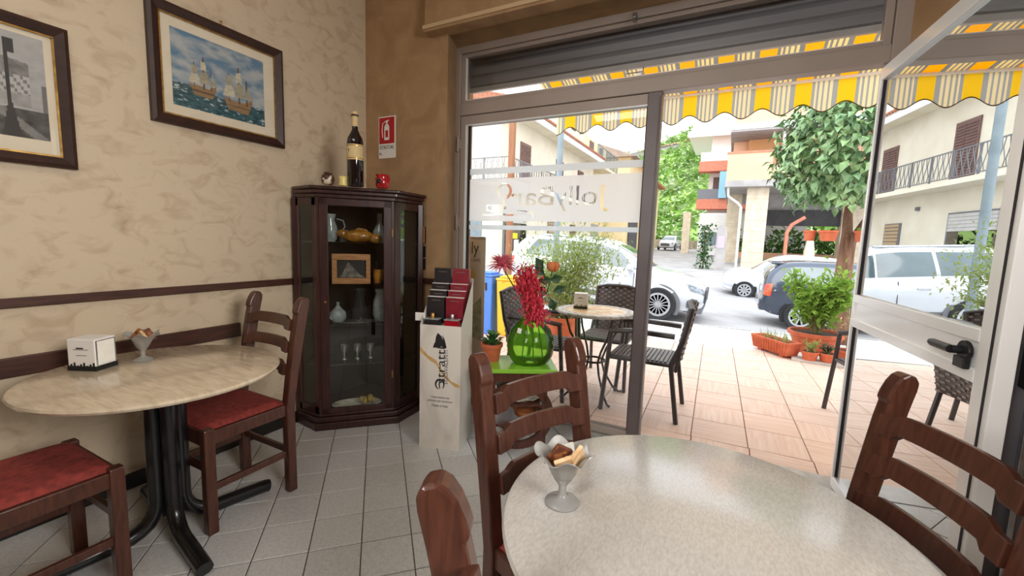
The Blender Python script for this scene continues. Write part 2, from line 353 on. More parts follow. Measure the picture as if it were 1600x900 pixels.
def put(body, x_right, z0, wid, hei):
    lp = glyph_loops(body, 1); xs = [q[0] for l_ in lp for q in l_]; zs = [q[1] for l_ in lp for q in l_]
    for l_ in lp: polys.append([(x_right - (q[0] - min(xs)) / (max(xs) - min(xs)) * wid, z0 + q[1] * hei) for q in l_])
put('Jolly', -.735, 1.527, .375, .185); put('Bar', -1.115, 1.527, .33, .185); NTXT = len(polys) - 1
polys.append(stroke([(-1.497 + .012 * math.sin(t * .9), 1.50 + t * .012) for t in range(0, 8)] + [(-1.50 + .05 * math.cos(a), 1.63 + .05 * math.sin(a)) for a in [R(x) for x in range(-110, 150, 18)]], .012))
polys.append(stroke([(-1.51 - .0 - .045 * math.sin(R(t)), 1.585 + .1 * t / 180) for t in range(0, 181, 20)], .011))
polys.append([(-1.60, 1.475), (-1.51, 1.475), (-1.505, 1.535), (-1.605, 1.535)])
polys.append(stroke([(-1.61, 1.53), (-1.645, 1.53), (-1.645, 1.495), (-1.60, 1.485)], .008))
polys.append(stroke([(-1.68 + i * .03, 1.462 - .004 * math.sin(i)) for i in range(12)], .007))
polys.append(stroke([(-1.40, 1.49), (-1.32, 1.482), (-1.27, 1.475), (-1.265, 1.44)], .007))
from mathutils.geometry import delaunay_2d_cdt
cv, ce = [], []
for p in polys:
    o0 = len(cv); cv += [Vector((q[0], q[1])) for q in p]; ce += [(o0 + k, o0 + (k + 1) % len(p)) for k in range(len(p))]
ov, oe, of, _, _, _ = delaunay_2d_cdt(cv, ce, [], 0, 1e-5)
b = MB(); keep = []
for f in of:
    c = sum((ov[q] for q in f), Vector((0, 0))) / len(f)
    if inpoly(c.x, c.y, polys[0]) and not any(inpoly(c.x, c.y, p) for p in polys[1 + NTXT:]) and sum(inpoly(c.x, c.y, p) for p in polys[1:1 + NTXT]) % 2 == 0: keep.append(tuple(f))
b.add([(v.x, YF + .0065, v.y) for v in ov], keep); me = b.mesh('frosted_film', M_film)
inst('frosted_film', me, lf)
for z0, z1 in ((1.755, 1.800), (1.352, 1.384)):
    b = MB(); b.box(-1.805, -.528, YF + .006, YF + .007, z0, z1); b.build('frosted_stripe', M_film, lf)

# open leaf, swung inward on its hinges at the right jamb
lang = R(5.8)
dl = struct('door_1', (.597, YF, 0), -math.pi / 2 + lang)     # local +x runs from hinge to free edge, local -y faces the room
LW = 1.092
b = MB(); b.box(0, .018, -.022, .022, .012, 2.165); b.build('hinge_stile', M_aluw, dl, bevel=.003)
b = MB(); b.box(1.005, LW, -.022, .022, .012, 2.165); b.build('lock_stile', M_aluw, dl, bevel=.003)
b = MB(); b.box(.018, 1.005, -.022, .022, 2.105, 2.165); b.build('top_rail', M_aluw, dl, bevel=.003)
b = MB(); b.box(.018, 1.005, -.022, .022, .012, .07); b.build('bottom_rail', M_aluw, dl, bevel=.003)
b = MB(); b.box(.018, 1.005, -.022, .022, .895, .935); b.box(.018, 1.005, -.022, .022, 1.02, 1.06); b.build('middle_rail', M_aluw, dl, bevel=.003)
b = MB(); b.box(.018, 1.005, -.012, .012, .935, 1.02); b.build('kick_panel', M_aluw, dl)
b = MB(); b.box(.016, 1.007, -.004, .004, 1.058, 2.107); b.build('glass_pane', M_mirror, dl)
b = MB(); b.box(.016, 1.007, -.004, .004, .068, .897); b.build('glass_pane', M_mirror, dl)
b = MB()
for z0, z1 in ((.07, .895), (1.06, 2.105)): b.box(.018, .026, -.012, .012, z0, z1)
b.box(1.062, 1.070, -.025, -.018, .02, 2.16); b.build('gasket', M_gasket, dl)
hd = MB(); hd.tube([(.961, -.022, .985), (.961, -.035, .985)], .032, 16); hd.box(.93, .985, -.04, -.022, .93, .965)
ho = hd.build('lock_plate', M_blackm, dl, bevel=.003)
hd = MB(); hd.tube([(.955, -.03, .985), (.955, -.06, .985)], .013, 10); hd.tube([(.957, -.06, .985), (.86, -.062, .985)], .013, 10); hd.tube([(.86, -.062, .985), (.845, -.06, .985)], .011, 8); hd.build('lever_handle', M_blackm, dl, smooth=40)

# roller shutter rolled up behind the fanlight
sh = thing('roller_shutter', 'dark grey roller shutter drawn up behind the fanlight glass', 'shutter', (0, 2.83, 2.375))
for k in range(3):
    z = .042 + k * .078
    b = MB(); b.prism([(.014, z - .006), (-.004, z + .006), (-.010, z + .05), (-.002, z + .070), (.012, z + .078), (.018, z + .083), (.022, z + .02)], -1.87, .64, 'x'); b.build('slat', M_shutter, sh)
b = MB(); b.box(-1.87, .64, -.008, .02, 0, .034); b.build('bottom_bar', M_shutlight, sh, bevel=.003)
b = MB(); b.tube([(-.68, .0, .0), (-.68, -.012, -.03), (-.58, -.012, -.03), (-.58, 0, .0)], .004, 6); b.build('pull_handle', M_steel, sh)

# ------------------------------------------------------------------ ladder-back chairs
def post_mesh():
    # side profile (y back positive, z) of a rear post with a scrolled head
    f = [(.165, 0), (.160, .44), (.185, .62), (.222, .84), (.232, .885), (.226, .895), (.232, .915), (.243, .94), (.256, .958), (.272, .967), (.290, .962), (.300, .945), (.298, .925), (.285, .87), (.255, .72), (.225, .56), (.205, .44), (.208, 0)]
    b = MB(); b.prism(f, -.021, .021, 'x'); return b
def slat_mesh(w0):
    n = 24; up = []; lo = []
    for i in range(n + 1):
        t = -1 + 2 * i / n; a = abs(t); s_ = min(1, max(0, (.80 - a) / .08)); s2 = min(1, max(0, (.72 - a) / .05))
        up.append((t * w0, .020 + .013 * s_ + .008 * (1 - a * a))); lo.append((t * w0, -.034 + .015 * s2 + .006 * (1 - a * a)))
    vs = []; 
    for side in (-.010, .010):
        for x, z in up + lo[::-1]: vs.append((x, side + .022 * (1 - (x / w0) ** 2), z))
    k = n + 1; m = 2 * k; fs = []
    for i in range(n):
        fs += [(i, i + 1, m - 2 - i, m - 1 - i)]; fs += [tuple(m + q for q in (m - 1 - i, m - 2 - i, i + 1, i))]
    fs += [(i + 1, i, m + i, m + i + 1) for i in range(m - 1)] + [(0, m - 1, 2 * m - 1, m)]
    b = MB(); b.add(vs, fs); return b
def make_chair(label):
    t = thing('ladder_back_chair', label, 'chair', group='wooden ladder-back chairs')
    pm = post_mesh().mesh('rear_post', M_wood)
    for sx_ in (-.189, .189):
        o = inst('rear_post', pm, t, (sx_, 0, 0)); bv = o.modifiers.new('edge', 'BEVEL'); bv.width = .006; bv.segments = 2; bv.limit_method = 'ANGLE'
    b = MB(); b.box(-.021, .021, -.021, .021, 0, .462); lm = b.mesh('front_leg', M_wood)
    for sx_ in (-.185, .185):
        o = inst('front_leg', lm, t, (sx_, -.179, 0)); bv = o.modifiers.new('edge', 'BEVEL'); bv.width = .005; bv.segments = 2
    sm = slat_mesh(.172).mesh('back_slat', M_wood)
    for z, y in ((.838, .219), (.731, .201), (.624, .182)):
        o = inst('back_slat', sm, t, (0, y, z), (R(-12), 0, 0)); bv = o.modifiers.new('edge', 'BEVEL'); bv.width = .003; bv.segments = 2; bv.limit_method = 'ANGLE'
    b = MB(); b.box(-.165, .165, -.193, -.168, .385, .45); b.build('apron', M_wood, t, bevel=.003)
    b = MB(); b.box(-.165, .165, .168, .193, .385, .45); b.build('apron', M_wood, t, bevel=.003)
    for sx_ in (-.187, .187):
        b = MB(); b.box(sx_ - .012, sx_ + .012, -.16, .165, .395, .45); b.build('apron', M_wood, t, bevel=.003)
        b = MB(); b.box(sx_ - .009, sx_ + .009, -.16, .165, .185, .215); b.build('stretcher', M_wood, t, bevel=.003)
    b = MB(); b.box(-.165, .165, -.188, -.170, .27, .30); b.build('stretcher', M_wood, t, bevel=.003)
    b = MB(); b.box(-.165, .165, .170, .188, .20, .23); b.build('stretcher', M_wood, t, bevel=.003)
    def cush(i, j):
        x = -1 + 2 * i; y = -1 + 2 * j; q = (1 - abs(x) ** 6) * (1 - abs(y) ** 6)
        return (x * .185, y * .178 - .006, .452 + .026 * max(0, q) ** .45)
    b = MB(); b.grid(20, 20, cush); b.build('seat_cushion', M_velvet, t, smooth=60)
    return t
ch = make_chair('red-cushioned ladder-back chair at the far side of the wall table by the glass cabinet')
def place(o, loc, rz): o.location = loc; o.rotation_euler = (0, 0, rz)
place(ch, (-2.055, 1.10, 0), 0)
dup(ch, (-2.01, .43, 0), math.pi, 'chair by the wall table of which only the dark seat and front legs show', 'wooden ladder-back chairs')
dup(ch, (-.272, 1.042, 0), R(65.8), 'ladder-back chair facing the near table in front of the green vase', 'wooden ladder-back chairs')
dup(ch, (.005, .37, 0), R(114), 'chair cut by the bottom edge, only one scrolled back post showing', 'wooden ladder-back chairs')
dup(ch, (.25, 1.16, 0), R(-67), 'ladder-back chair on the open glass door side of the near table', 'wooden ladder-back chairs')

# ------------------------------------------------------------------ tables
def table(label, loc, r, z, m, ang, knob):
    t = thing('pedestal_table', label, 'table', loc)
    b = MB(); b.lathe([(0, z - .024), (r - .02, z - .024), (r - .006, z - .020), (r, z - .011), (r - .004, z - .003), (r - .012, z), (0, z)], 96); b.build('tabletop', m, t, smooth=35)
    for k in range(4):
        a = ang + k * math.pi / 2; c, s_ = math.cos(a), math.sin(a); pts = [(c * .043, s_ * .043, z - .03), (c * .043, s_ * .043, .16)]
        for q in range(1, 7):
            g = math.pi / 2 * q / 6; pts.append((c * (.043 + .12 * (1 - math.cos(g))), s_ * (.043 + .12 * (1 - math.cos(g))), .16 - .12 * math.sin(g)))
        pts.append((c * .37, s_ * .37, .034)); pts.append((c * .385, s_ * .385, .030))
        b = MB(); b.tube(pts, .0295, 12); b.build('pedestal_leg', M_black, t, smooth=40)
    b = MB(); b.box(-.16, .16, -.16, .16, z - .034, z - .0235); b.lathe([(.035, .1), (.035, z - .03)], 16); b.build('top_plate', M_black, t)
    if knob:
        b = MB(); b.ball((knob[0], knob[1], z - .04), .028, 12, 6, (1, 1, .8)); b.build('clamp_knob', M_blackm, t, smooth=60)
    return t
TZ = .71
table('round beige marble table on a black four-foot pedestal by the wall', (-2.02, .845, 0), .42, TZ, M_marble, R(-10), (.20, .17))
table('near round grey-beige marble table filling the foreground', (-.016, .914, 0), .408, TZ, M_marble2, R(35), None)

# napkin dispensers
def napkin(label, loc, rz, z):
    t = thing('napkin_dispenser', label, 'napkin dispenser', loc, rz, 'napkin dispensers')
    b = MB(); b.box(-.055, .055, -.045, .045, .018, .128); b.build('case', M_white, t, bevel=.004)
    b = MB(); b.box(-.057, .057, -.047, .047, 0, .018)
    for k in range(9): b.box(-.057 + k * .0127, -.050 + k * .0127, -.047, -.045, .018, .022 + .006 * ((k * 7) % 3))
    b.build('base', M_blackm, t, bevel=.002)
    b = MB(); b.box(.0551, .058, -.036, .036, .024, .118); b.build('napkin', M_paper, t, bevel=.001)
    b = MB(); b.tube([(.056, -.039, .022), (.056, -.039, .12), (.056, .039, .12), (.056, .039, .022)], .0025, 6); b.build('slot_rim', M_steel, t)
    b = MB(); b.box(-.03, .03, -.0462, -.0452, .085, .0865); b.box(-.018, .01, -.0462, -.0452, .089, .094); b.box(-.02, .022, -.0462, -.0452, .062, .0632); b.build('printed_mark', M_blackm, t)
    return t
napkin('white napkin dispenser with black base on the wall table', (-2.265, .715, TZ), R(27), TZ)
# sundae dishes and packets
def dish(label, loc, rz, packs):
    t = thing('sundae_dish', label, 'dish', loc, rz, 'frosted glass dishes for sugar')
    prof = [(.001, .0), (.036, .0), (.0375, .003), (.035, .006), (.022, .011), (.0105, .017), (.0085, .024), (.0085, .040), (.0125, .047), (.019, .055), (.027, .070), (.035, .088), (.046, .106), (.062, .116),
            (.0605, .1175), (.0445, .108), (.033, .090), (.025, .073), (.016, .058), (.001, .052)]
    def wob(r, z, a):
        f = max(0, (z - .06) / .058)
        return r * (1 + .09 * f * f * math.cos(6 * a)), z + .008 * f * f * math.cos(6 * a + 1)
    b = MB(); b.lathe(prof, 64, wob=wob); b.build('bowl', M_dish, t, smooth=60)
    M4 = lambda p, e_: Matrix.Translation(Vector(p)) @ Euler(e_).to_matrix().to_4x4()
    for k, (p, e_, mm, lab) in enumerate(packs):
        b = MB(); b.box(-.020, .020, -.0045, .0045, -.028, .028)
        o = b.build('sugar_packet', mm, None, bevel=.002); o.matrix_world = Matrix.Translation(Vector(loc)) @ Matrix.Rotation(rz, 4, 'Z') @ M4(p, e_)
        tag(o, lab, 'sugar packet', 'sugar packets in the glass dishes')
    return t
dish('frosted glass dish of sugar packets on the near table', (-.288, .835, TZ), R(10), [
    ((-.012, -.006, .108), (R(20), R(28), R(35)), M_sugar, 'dark brown sugar packet standing leftmost in the near dish'),
    ((.006, -.020, .098), (R(35), R(-20), R(20)), M_sugar2, 'cream sugar packet lying in front in the near dish'),
    ((.010, .014, .102), (R(-20), R(14), R(70)), M_frost, 'pale translucent packet standing at the back of the near dish'),
    ((.030, .000, .105), (R(10), R(-30), R(60)), M_sugar2, 'beige packet leaning right in the near dish')])
dish('frosted glass dish of sugar packets on the wall table', (-2.235, .868, TZ), R(40), [
    ((-.014, .004, .108), (R(15), R(38), R(20)), M_sugar, 'brown packet leaning left in the wall table dish'),
    ((.004, -.010, .104), (R(25), R(50), R(-10)), M_sugar2, 'tan packet lying across the wall table dish'),
    ((.018, .010, .106), (R(-10), R(-25), R(50)), M_sugar, 'brown packet standing right in the wall table dish')])

# ------------------------------------------------------------------ pictures on the left wall
def hexmix(a, b_, t): return tuple(a[i] * (1 - t) + b_[i] * t for i in range(3)) + (1,)
def picture(label, y0, y1, z0, z1, fwid, pr, painter, nx, ny, hook):
    t = thing('framed_picture', label, 'picture', (XL, (y0 + y1) / 2, (z0 + z1) / 2)); hw, hh = (y1 - y0) / 2, (z1 - z0) / 2
    ou = [(-hw, -hh), (hw, -hh), (hw, hh), (-hw, hh)]; f = fwid; inn = [(-hw + f, -hh + f), (hw - f, -hh + f), (hw - f, hh - f), (-hw + f, hh - f)]
    mid = [(-hw + f * .3, -hh + f * .3), (hw - f * .3, -hh + f * .3), (hw - f * .3, hh - f * .3), (-hw + f * .3, hh - f * .3)]
    b = MB()
    vs = [(.0, *p) for p in ou] + [(.026, *p) for p in ou] + [(.034, *p) for p in mid] + [(.016, *p) for p in inn] + [(.008, *p) for p in inn]
    fs = []
    for L in range(4): fs += [(L * 4 + i, L * 4 + (i + 1) % 4, L * 4 + 4 + (i + 1) % 4, L * 4 + 4 + i) for i in range(4)]
    b.add(vs, fs); b.build('frame', M_frame, t)
    b = MB(); g = f - .004
    for q in (((-hw + g, hw - g), (-hh + g, -hh + f + .003)), ((-hw + g, hw - g), (hh - f - .003, hh - g)), ((-hw + g, -hw + f + .003), (-hh + f, hh - f)), ((hw - f - .003, hw - g), (-hh + f, hh - f))):
        b.box(.0155, .0185, q[0][0], q[0][1], q[1][0], q[1][1])
    b.build('gilt_slip', M_gold, t)
    b = MB(); b.box(.004, .010, -hw + f - .004, hw - f + .004, -hh + f - .004, hh - f + .004); b.build('mount', M_mount, t)
    b = MB(); px0, px1, pz0, pz1 = pr; b.cols = []
    b.grid(nx, ny, lambda i, j: (.0108, px0 + (px1 - px0) * i, pz0 + (pz1 - pz0) * j))
    for j in range(ny):
        for i in range(nx): b.cols.append(painter((i + .5) / nx, (j + .5) / ny))
    b.build('print', M_vc, t)
    b = MB(); b.box(.0142, .0148, -hw + f, hw - f, -hh + f, hh - f); b.build('glass', M_picglass, t)
    if hook:
        b = MB(); b.tube([(.006, 0, hh - .002), (.008, 0, hh + .022)], .004, 6); b.lathe([(.001, -.004), (.008, 0), (.001, .004)], 8, (.008, 0, hh + .024)); b.build('hanger', M_gold, t)
M_vc = vcol('printed_picture', .6); M_picglass = glass('picture_glass', .045)
def ship(cx, wl, s):
    L = []
    br = (.34, .20, .08); dk = (.12, .07, .04); sl = (.66, .60, .44); sl2 = (.42, .38, .26)
    L.append(([(cx - .13 * s, wl), (cx - .10 * s, wl - .10 * s), (cx + .10 * s, wl - .11 * s), (cx + .14 * s, wl + .02 * s), (cx + .15 * s, wl + .10 * s), (cx + .06 * s, wl + .03 * s), (cx - .16 * s, wl + .04 * s)], br))
    L.append(([(cx - .12 * s, wl - .05 * s), (cx + .12 * s, wl - .05 * s), (cx + .12 * s, wl - .03 * s), (cx - .12 * s, wl - .03 * s)], dk))
    for dx, h_ in ((-.09, .36), (.01, .46), (.09, .32)):
        x = cx + dx * s; L.append(([(x - .006 * s, wl), (x + .006 * s, wl), (x + .006 * s, wl + h_ * s), (x - .006 * s, wl + h_ * s)], dk))
    L.append(([(cx - .15 * s, wl + .06 * s), (cx - .03 * s, wl + .07 * s), (cx - .05 * s, wl + .2 * s), (cx - .12 * s, wl + .2 * s)], sl))
    L.append(([(cx - .12 * s, wl + .21 * s), (cx - .05 * s, wl + .21 * s), (cx - .07 * s, wl + .32 * s), (cx - .11 * s, wl + .32 * s)], sl2))
    L.append(([(cx - .03 * s, wl + .08 * s), (cx + .07 * s, wl + .09 * s), (cx + .05 * s, wl + .26 * s), (cx - .03 * s, wl + .25 * s)], sl2))
    L.append(([(cx - .025 * s, wl + .27 * s), (cx + .045 * s, wl + .28 * s), (cx + .03 * s, wl + .40 * s), (cx - .015 * s, wl + .39 * s)], sl))
    L.append(([(cx + .07 * s, wl + .08 * s), (cx + .15 * s, wl + .1 * s), (cx + .10 * s, wl + .26 * s)], sl2))
    return L
ships = ship(.30, .30, .95) + ship(.68, .24, 1.15)
def paint_sea(u_, v_):
    p = Vector((u_ * 3, v_ * 4, 0)); nz = mnoise.fractal(p * 1.6, 1, 2, 5); n2 = mnoise.fractal(Vector((u_ * 14, v_ * 30, 3)), 1, 2, 3)
    hz = .27 - .06 * (u_ - .5) + .02 * math.sin(u_ * 9)
    for poly, c in reversed(ships):
        if inpoly(u_, v_, poly): return hexmix(c, (.1, .1, .1), .18 + .25 * n2)
    if v_ > hz:
        t = min(1, max(0, .5 + nz * 1.0 + .1 * (.6 - v_))); return hexmix((.10, .22, .34), (.44, .47, .47), t)
    t = min(1, max(0, .3 + n2 * .7)); c = hexmix((.012, .055, .075), (.10, .21, .23), t)
    if n2 > .45: c = hexmix(c, (.6, .66, .66), .7)
    return c
def paint_street(u_, v_):
    n2 = mnoise.fractal(Vector((u_ * 14, v_ * 14, 1)), 1, 2, 4); g = .42 + .05 * n2
    if v_ < .78 - .25 * abs(u_ - .7) and v_ > .52: g = .22 + .12 * n2
    if .42 < v_ < .60: g = .46 if (int(u_ * 60) + int(v_ * 30)) % 3 else .20
    if .30 < v_ <= .42: g = .34 + .08 * n2
    if u_ > .915 and .28 < v_ < .80: g = .40 + .07 * n2
    if u_ > .975 and .28 < v_ < .55: g = .16
    if v_ < .28: g = .07 + .06 * n2 + (.14 if abs((u_ - .86) * 1.2 + (v_ - .12)) < .05 else 0)
    if abs(u_ - .805) < .010 and .1 < v_ < .88: g = .03
    if abs(u_ - .822) < .028 - max(0, .84 - v_) * .1 and .80 < v_ < .93: g = .03
    if v_ < .34 and abs(u_ - .805) < .05 * (1 - v_ / .42): g = .03
    return (g * 1.02, g, g * .97, 1)
picture('framed colour print of two sailing ships on a rough sea', 1.08, 1.762, 1.80, 2.375, .052, (-.245, .225, -.185, .185), paint_sea, 110, 80, True)
picture('black and white street print in a brown frame, left of the ship print', .13, .80, 1.52, 2.085, .046, (-.27, .262, -.18, .215), paint_street, 150, 90, False)

# ------------------------------------------------------------------ corner display cabinet
cz = 1.575
FLp, FRp = Vector((-2.31, 1.80, 0)), Vector((-1.976, 2.142, 0)); du = (FRp - FLp).normalized(); FWd = (FRp - FLp).length; dv = Vector((-du.y, du.x, 0))
cabrot = math.atan2(du.y, du.x)
cab = thing('corner_cabinet', 'dark mahogany corner display cabinet with glass door standing in the wall corner', 'cabinet', FLp, cabrot)
def cl(x, y): d_ = Vector((x, y, 0)) - FLp; return (d_.dot(du), d_.dot(dv))
LBw, CRn, RBw = cl(XL + .025, 1.80), cl(XL + .025, YW - .025), cl(-1.976, YW - .025)
pent = [(0, 0), (FWd, 0), RBw, CRn, LBw]
def grow(p, g):
    c = (sum(q[0] for q in p) / 5, sum(q[1] for q in p) / 5); out = []
    for i, q in enumerate(p):
        out.append((q[0] + g * (1 if q[0] > c[0] else -1) * (1 if i < 3 else .0), q[1] - (g if i in (0, 1) else 0)))
    return out
b = MB(); b.prism(grow(pent, .022), 0, .05); b.prism(grow(pent, .012), .05, .085); b.prism(pent, .085, .105); b.build('plinth', M_cab, cab, bevel=.006)
b = MB(); b.prism(pent, cz - .07, cz - .045); b.prism(grow(pent, .012), cz - .045, cz - .02); b.prism(grow(pent, .026), cz - .02, cz); b.build('cornice', M_cab, cab, bevel=.006)
def post(p, w_=.018):
    b = MB(); b.prism([(p[0] - w_, p[1] - w_), (p[0] + w_, p[1] - w_), (p[0] + w_, p[1] + w_), (p[0] - w_, p[1] + w_)], .10, cz - .07); return b
ins = .02
for p in ((ins, ins), (FWd - ins, ins), (RBw[0] - .02, RBw[1] - .02), (LBw[0] + .02, LBw[1] - .005)): post(p).build('corner_post', M_cab, cab, bevel=.004)
b = MB()
for p, q in ((RBw, CRn), (CRn, LBw)):
    a = Vector((*p, 0)); c = Vector((*q, 0)); d_ = (c - a).normalized(); n_ = Vector((d_.y, -d_.x, 0)) * .008
    b.add([a, c, c + n_, a + n_] + [v_ + Vector((0, 0, cz - .07)) for v_ in (a, c, c + n_, a + n_)], [(0, 1, 5, 4), (2, 3, 7, 6), (0, 3, 2, 1), (4, 5, 6, 7), (1, 2, 6, 5), (3, 0, 4, 7)])
b.build('back_panel', M_cabin, cab)
dr = MB(); d0, d1 = .02, FWd - .02; zb, zt = .108, cz - .072; st = .052
dr.box(d0, d0 + st, -.006, .014, zb, zt); dr.box(d1 - st, d1, -.006, .014, zb, zt); dr.box(d0, d1, -.006, .014, zb, zb + .035); dr.box(d0, d1, -.006, .014, zt - .045, zt)
dro = dr.build('door', M_cab, cab, bevel=.004)
b = MB(); b.box(d0 + st - .004, d1 - st + .004, .002, .005, zb + .03, zt - .04); b.build('glass_pane', M_cabglass, dro)
b = MB(); b.ball((d0 + .03, -.012, .85), .008, 8, 5); b.tube([(d0 + .03, -.012, .85), (d0 + .03, -.004, .85)], .004, 6); b.build('door_knob', M_gold, dro)
for z in (.35, 1.30):
    b = MB(); b.tube([(d1 + .003, -.009, z - .025), (d1 + .003, -.009, z + .025)], .005, 6); b.build('hinge', M_gold, dro)
for nm, p, q in (('left', LBw, (0, 0)), ('right', (FWd, 0), RBw)):
    a = Vector((*p, 0)); c = Vector((*q, 0)); L = (c - a).length; ang = math.atan2((c - a).y, (c - a).x); M4 = Matrix.Translation(a) @ Matrix.Rotation(ang, 4, 'Z')
    b = MB(); s_ = .035
    b.box(.0, s_ + .02, 0, .016, zb, zt, M4); b.box(L - s_, L, 0, .016, zb, zt, M4); b.box(0, L, 0, .016, zb, zb + .05, M4); b.box(0, L, 0, .016, zt - .05, zt, M4)
    so_ = b.build('side_panel', M_cab, cab, bevel=.003)
    b = MB(); b.box(s_ + .015, L - s_ + .003, .006, .009, zb + .045, zt - .045, M4); b.build('glass_pane', M_cabglass, so_)
shp = [(.03, .03), (FWd - .03, .03), (RBw[0] - .03, RBw[1] - .03), (CRn[0], CRn[1] - .04), (LBw[0] + .03, LBw[1] - .0)]
SHELF = [.42, .685, .955, 1.225]
M_shelf = glass('shelf_glass', .16, tint=(.80, .88, .85, 1))
for z in SHELF:
    b = MB(); b.prism(shp, z, z + .006); b.build('glass_shelf', M_shelf, cab)
CM = Matrix.Translation(FLp) @ Matrix.Rotation(cabrot, 4, 'Z')
def incab(u_, v_, z): q = CM @ Vector((u_, v_, z)); return (q.x, q.y, q.z)
M_ornate = mat('crystal_glass', S(225, 232, 232), .12, trans=.5, c2=S(190, 200, 200), scale=40, spec=.8)
M_china = mat('white_china', S(232, 228, 214), .25, c2=S(206, 200, 180), scale=30)
M_bronze = mat('golden_glazed_pottery', S(190, 128, 40), .35, c2=S(122, 74, 20), scale=22, coat=.4)
t = thing('golden_fish_ornament', 'golden brown pottery ornament lying on the top cabinet shelf', 'ornament', incab(.25, .10, SHELF[3] + .006), cabrot)
b = MB(); b.ball((0, 0, .042), .05, 14, 8, (2.0, .8, .84)); b.ball((-.10, 0, .055), .028, 10, 6, (1.3, .8, 1)); b.ball((.10, .0, .03), .03, 10, 6, (1.6, .7, 1)); b.build('body', M_bronze, t, smooth=60)
b = MB(); b.prism([(-.04, .07), (0, .098), (.05, .088), (.07, .065)], -.006, .006, 'y'); b.build('crest', M_bronze, t)
t = thing('wooden_box_frame', 'pale wooden box frame with a dark picture leaning on the cabinet shelf', 'frame', incab(.206, .055, SHELF[2] + .006), cabrot)
b = MB(); b.box(-.118, .118, -.018, .018, 0, .038); b.box(-.118, .118, -.018, .018, .155, .195); b.box(-.118, -.088, -.018, .018, .038, .155); b.box(.09, .118, -.018, .018, .038, .155)
b.build('surround', mat('pale_pine', S(196, 142, 92), .5, c2=S(168, 112, 66), scale=10, stretch=(1, 6, 6)), t, bevel=.002)
b = MB(); b.box(-.09, .092, .004, .010, .036, .157); b.build('dark_backing', M_blackm, t)
b = MB(); b.prism([(-.07, .04), (-.02, .14), (.0, .12), (.05, .06), (.085, .04)], -.002, .004, 'y'); b.build('grey_figure', mat('silver_grey_paint', S(140, 136, 126), .4, c2=S(70, 66, 60), scale=30), t)
def vessel(name, label, cat, u_, v_, z, prof, m, handle=None, group=None):
    t = thing(name, label, cat, incab(u_, v_, z), cabrot, group); b = MB(); b.lathe(prof, 20); b.build('body', m, t, smooth=50)
    if handle:
        b = MB(); b.tube(handle, .005, 6); b.build('handle', m, t, smooth=60)
    return t
hnd = lambda r, z0, z1: [(r, 0, z1), (r + .04, 0, z1 - .01), (r + .05, 0, (z0 + z1) / 2), (r + .02, 0, z0)]
vessel('glass_jug', 'tall cut-glass jug at the left of the top shelf', 'jug', .075, .13, SHELF[3] + .006, [(.03, 0), (.04, .02), (.045, .09), (.028, .14), (.036, .18), (.031, .18), (.024, .14)], M_ornate, hnd(.04, .05, .15))
vessel('glass_decanter', 'glass decanter with spout at the right of the top shelf', 'decanter', .385, .16, SHELF[3] + .006, [(.035, 0), (.05, .03), (.045, .08), (.016, .13), (.018, .2), (.013, .2)], M_ornate, hnd(.035, .05, .15))
vessel('glass_tumbler', 'cut-glass tumbler beside the jug on the top shelf', 'glass', .15, .23, SHELF[3] + .006, [(.026, 0), (.032, .08), (.028, .08), (.024, .01)], M_ornate)
vessel('ceramic_bowl', 'pale bowl behind the wooden frame on the third shelf', 'bowl', .15, .17, SHELF[2] + .2, [(.02, 0), (.05, .05), (.046, .05)], M_china) if False else None
vessel('brass_mug', 'small mug with yellow rim right of the wooden frame', 'mug', .375, .10, SHELF[2] + .006, [(.028, 0), (.034, .05), (.034, .09), (.029, .09), (.028, .01)], M_bronze, hnd(.032, .03, .075))
vessel('glass_pitcher', 'large glass pitcher on the second shelf', 'pitcher', .39, .15, SHELF[1] + .006, [(.04, 0), (.055, .05), (.05, .14), (.032, .19), (.042, .22), (.036, .22), (.027, .19)], M_ornate, hnd(.05, .07, .19))
vessel('glass_vase_dark', 'dark glass vase in the middle of the second shelf', 'vase', .25, .2, SHELF[1] + .006, [(.05, 0), (.06, .08), (.035, .15), (.05, .22), (.044, .22), (.03, .15)], mat('smoked_glass', S(50, 52, 54), .1, c2=S(36, 38, 40), scale=10, coat=.5))
vessel('glass_sugar_bowl', 'lidded glass bowl at the left of the second shelf', 'bowl', .115, .13, SHELF[1] + .006, [(.03, 0), (.055, .03), (.05, .07), (.02, .10), (.008, .12), (.012, .135), (.001, .14)], M_ornate)
t = thing('silver_tray', 'oval silver tray on the second cabinet shelf', 'tray', incab(.235, .09, SHELF[1] + .007), cabrot)
b = MB(); b.lathe([(.001, 0), (.10, .002), (.125, .012), (.128, .010), (.1, -.001)], 28, M=Matrix.Diagonal((1.15, .5, 1, 1))); b.build('dish', M_steel, t, smooth=60)
for k, uu in enumerate((.15, .235, .32)):
    vessel('silver_cup', ['left', 'middle', 'right'][k] + ' one of three small silver cups on the lower shelf', 'cup', uu, .16, SHELF[0] + .006, [(.022, 0), (.02, .006), (.008, .012), (.008, .04), (.026, .06), (.028, .10), (.024, .10), (.02, .062)], M_steel, group='silver cups')
t = thing('oval_platter', 'white oval platter on the cabinet floor', 'platter', incab(.23, .12, .106), cabrot)
b = MB(); b.lathe([(.001, 0), (.10, .002), (.145, .016), (.148, .013), (.10, -.001)], 28, M=Matrix.Diagonal((1.1, .6, 1, 1))); b.build('dish', M_china, t, smooth=60)
t = thing('yellow_rose_cluster', 'cluster of yellow ceramic roses on the cabinet floor platter', 'ornament', incab(.30, .10, .118), cabrot)
